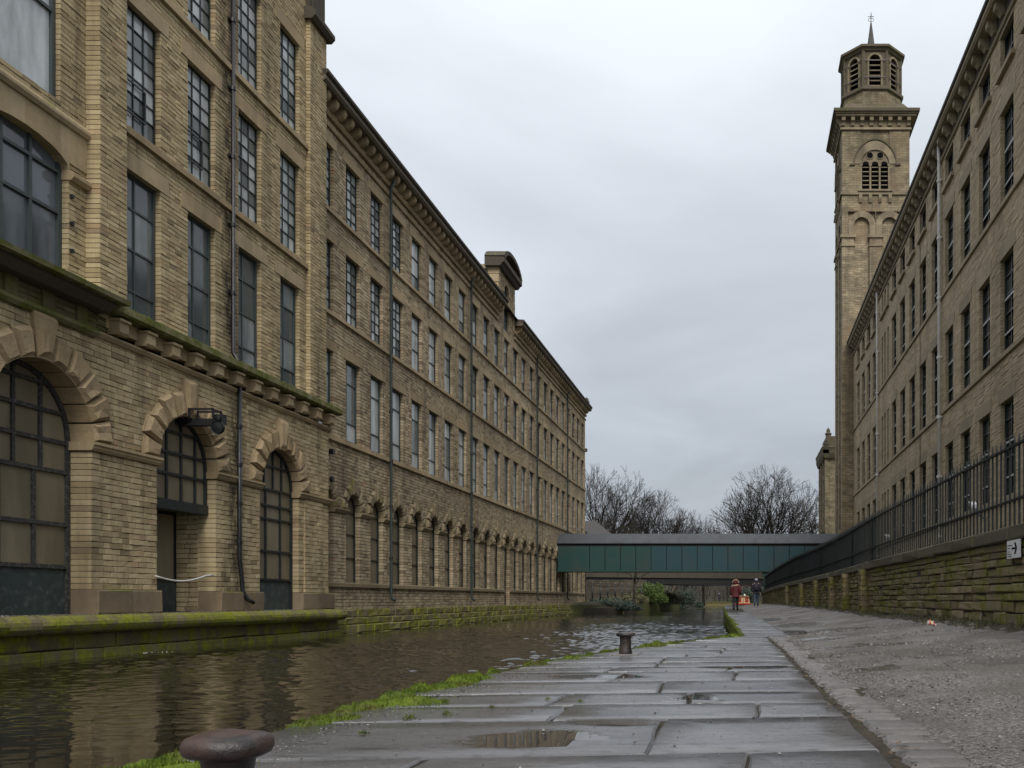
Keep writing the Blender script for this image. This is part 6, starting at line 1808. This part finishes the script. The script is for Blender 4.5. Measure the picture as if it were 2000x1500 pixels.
def walker(loc, h, label, coat, legm, headcover, stride, coat_len, pack=False):
    p = thing('person', label, 'person', loc); s_ = h / 1.72
    V3 = lambda x, y, z: Vector((x * s_, y * s_, z * s_))
    J = [V3(0, 0, .95), V3(0, .01, 1.15), V3(0, .02, 1.38), V3(0, .0, 1.48), V3(0, .02, 1.60), V3(0, .02, 1.68)]
    E = [(0, 1), (1, 2), (2, 3), (3, 4), (4, 5)]
    Rr = [(.15, .11), (.135, .10), (.165, .10), (.055, .055), (.08, .095), (.07, .085)]
    for sd in (-1, 1):
        st = stride * sd; i = len(J)
        J += [V3(sd * .095, 0, .88), V3(sd * .10, st * .5 + .03, .50), V3(sd * .10, st - (.06 if st < 0 else 0), .10 + (.05 if st < 0 else 0)), V3(sd * .11, st + .13, .045 + (.0 if st > 0 else .01))]
        E += [(0, i), (i, i + 1), (i + 1, i + 2), (i + 2, i + 3)]; Rr += [(.105, .105), (.075, .08), (.058, .062), (.05, .04)]
        i = len(J)
        J += [V3(sd * .19, .01, 1.40), V3(sd * .25, -st * .25 - .03, 1.12), V3(sd * .25, -st * .5 + .05, .90)]
        E += [(2, i), (i, i + 1), (i + 1, i + 2)]; Rr += [(.06, .06), (.048, .048), (.032, .032)]
        hand(J, E, Rr, i + 2, sd)
    def pick(c):
        z = c.z / s_; x = abs(c.x) / s_
        if z < .13 and x < .2: return 2
        if z < .98 and x < .205: return 1
        return 0
    skin_body('body', J, E, Rr, None, p, loc, 2, [M['skin'], M[legm], M['boot']], pick)
    # coat: lofted ellipses with sleeves
    m = MB(); rings = []
    zs = [coat_len, coat_len + .12, .95, 1.10, 1.25, 1.40, 1.47, 1.50]
    ws = [.245, .225, .205, .195, .215, .225, .15, .085]; ds = [.18, .165, .15, .14, .145, .135, .11, .085]
    vs = []; K = 16
    for z, w, d_ in zip(zs, ws, ds):
        for k in range(K):
            a = 2 * math.pi * k / K; cr2 = 1 + .03 * math.sin(5 * a + z * 9)
            vs.append((w * s_ * cr2 * math.cos(a), (.015 + d_ * cr2 * math.sin(a)) * s_, z * s_))
    fs = [(i * K + k, i * K + (k + 1) % K, (i + 1) * K + (k + 1) % K, (i + 1) * K + k) for i in range(len(zs) - 1) for k in range(K)]
    m.add(vs, fs)
    ct_ = m.build('coat', M[coat], p, True, loc)
    for sd in (-1, 1):
        st = stride * sd
        m = MB(); m.tube([V3(sd * .15, .01, 1.43), V3(sd * .22, 0, 1.34), V3(sd * .265, -st * .25 - .03, 1.12), V3(sd * .258, -st * .5 + .045, .915)], [.085 * s_, .085 * s_, .068 * s_, .058 * s_], 10); m.build('sleeve', M[coat], ct_, True, loc)
    if headcover == 'hood':
        m = MB(); m.lathe([(.03, -.17), (.115, -.12), (.135, -.02), (.12, .06), (.08, .105), (0, .12)], (0, .0, 1.62 * s_), 16, sx=1.05); m.build('hood', M[coat], p, True, loc)
        fu = MB(); rgf = random.Random(3)
        for _ in range(420):      # fluffy trim round the hood
            a = rgf.uniform(0, math.pi); rr = .15 * s_
            c = Vector((rr * math.cos(a) * 1.02, .02 + rgf.uniform(-.09, .05), 1.60 * s_ + rr * math.sin(a)))
            d_ = Vector((math.cos(a) + rgf.gauss(0, .4), rgf.gauss(0, .5), math.sin(a) + rgf.gauss(0, .4))).normalized() * .05
            w = Vector((rgf.gauss(0, 1), rgf.gauss(0, 1), rgf.gauss(0, 1))).normalized() * .02
            fu.add([c - w, c + w, c + d_], [(0, 1, 2)])
        fu.build('hat_fur', M['fur'], p, False, loc)
        m = MB(); m.tube([V3(.16 * math.cos(a), .02 - .14 * math.sin(a) * .8, 1.44 + .02 * math.sin(a * 2)) for a in np.linspace(-.4, math.pi + .4, 14)], .035 * s_, 7); m.build('fur_collar', M['fur'], p, True, loc)
    else:
        m = MB(); m.lathe([(.095, 0), (.105, .02), (.103, .07), (.08, .115), (.03, .135), (0, .137)], (0, .015 * s_, 1.62 * s_), 16); m.build('cap', M['cap'], p, True, loc)
        m = MB(); m.box(-.07, .07, .09, .2, 1.63 * s_, 1.645 * s_); m.build('cap_peak', M['cap'], p, False, loc)
        m = MB(); m.lathe([(.07, -.1), (.098, -.03), (.1, .0)], (0, .01 * s_, 1.60 * s_), 14); m.build('hair', M['bark'], p, True, loc)
    if pack:
        m = MB(); vs = []
        for z, w, d_ in ((.98, .13, .1), (1.05, .15, .14), (1.25, .155, .15), (1.38, .13, .12), (1.43, .08, .07)):
            vs += [(-w * s_, -.12 * s_, z * s_), (w * s_, -.12 * s_, z * s_), (w * .85 * s_, (-.12 - d_) * s_, z * s_), (-w * .85 * s_, (-.12 - d_) * s_, z * s_)]
        fs = [(i * 4 + k, i * 4 + (k + 1) % 4, i * 4 + 4 + (k + 1) % 4, i * 4 + 4 + k) for i in range(4) for k in range(4)] + [(0, 3, 2, 1), (16, 17, 18, 19)]
        m.add(vs, fs); rk = m.build('rucksack', M['pack'], p, True, loc)
        for sd in (-1, 1):
            m = MB(); m.tube([V3(sd * .12, -.13, 1.42), V3(sd * .13, 0, 1.475), V3(sd * .14, .12, 1.38)], .02 * s_, 6); m.build('strap', M['fur'], rk, True, loc)
    return p
wx, wy = -.37, 50.5
walker((wx, wy, flag_z(wy) + .0), 1.66, 'person in dark red quilted coat with cream fur hood walking away', 'red_coat', 'trouser', 'hood', .16, .78)
mx, my = .88, 58.5
walker((mx, my, ground_z(mx, my) + .0), 1.74, 'person in navy jacket and jeans with grey cap and rucksack walking away', 'navy', 'denim', 'cap', .13, .84, True)
walker((-4.8, 190.5, .3), 1.7, 'tiny distant person in dark clothes standing on the far bank', 'navy', 'trouser', 'cap', .05, .84)

# white scraps floating by the quay
P = []; S = []
for cx, cy_, n in ((-14.0, 21.3, 6), (-13.7, 22.0, 3)):
    for _ in range(n): P.append((cx + rnd.gauss(0, .12), cy_ + rnd.gauss(0, .35), WATER + .004)); S.append(rnd.uniform(.008, .022))
v, f = octas(np.array(P), np.array(S), 18)
tag(link('floating_scraps', mesh_np('floating_scraps', v, quads=f, mats=[M['white']])), 'white feathers and scraps floating beside the mossy quay', 'litter', kind='stuff')
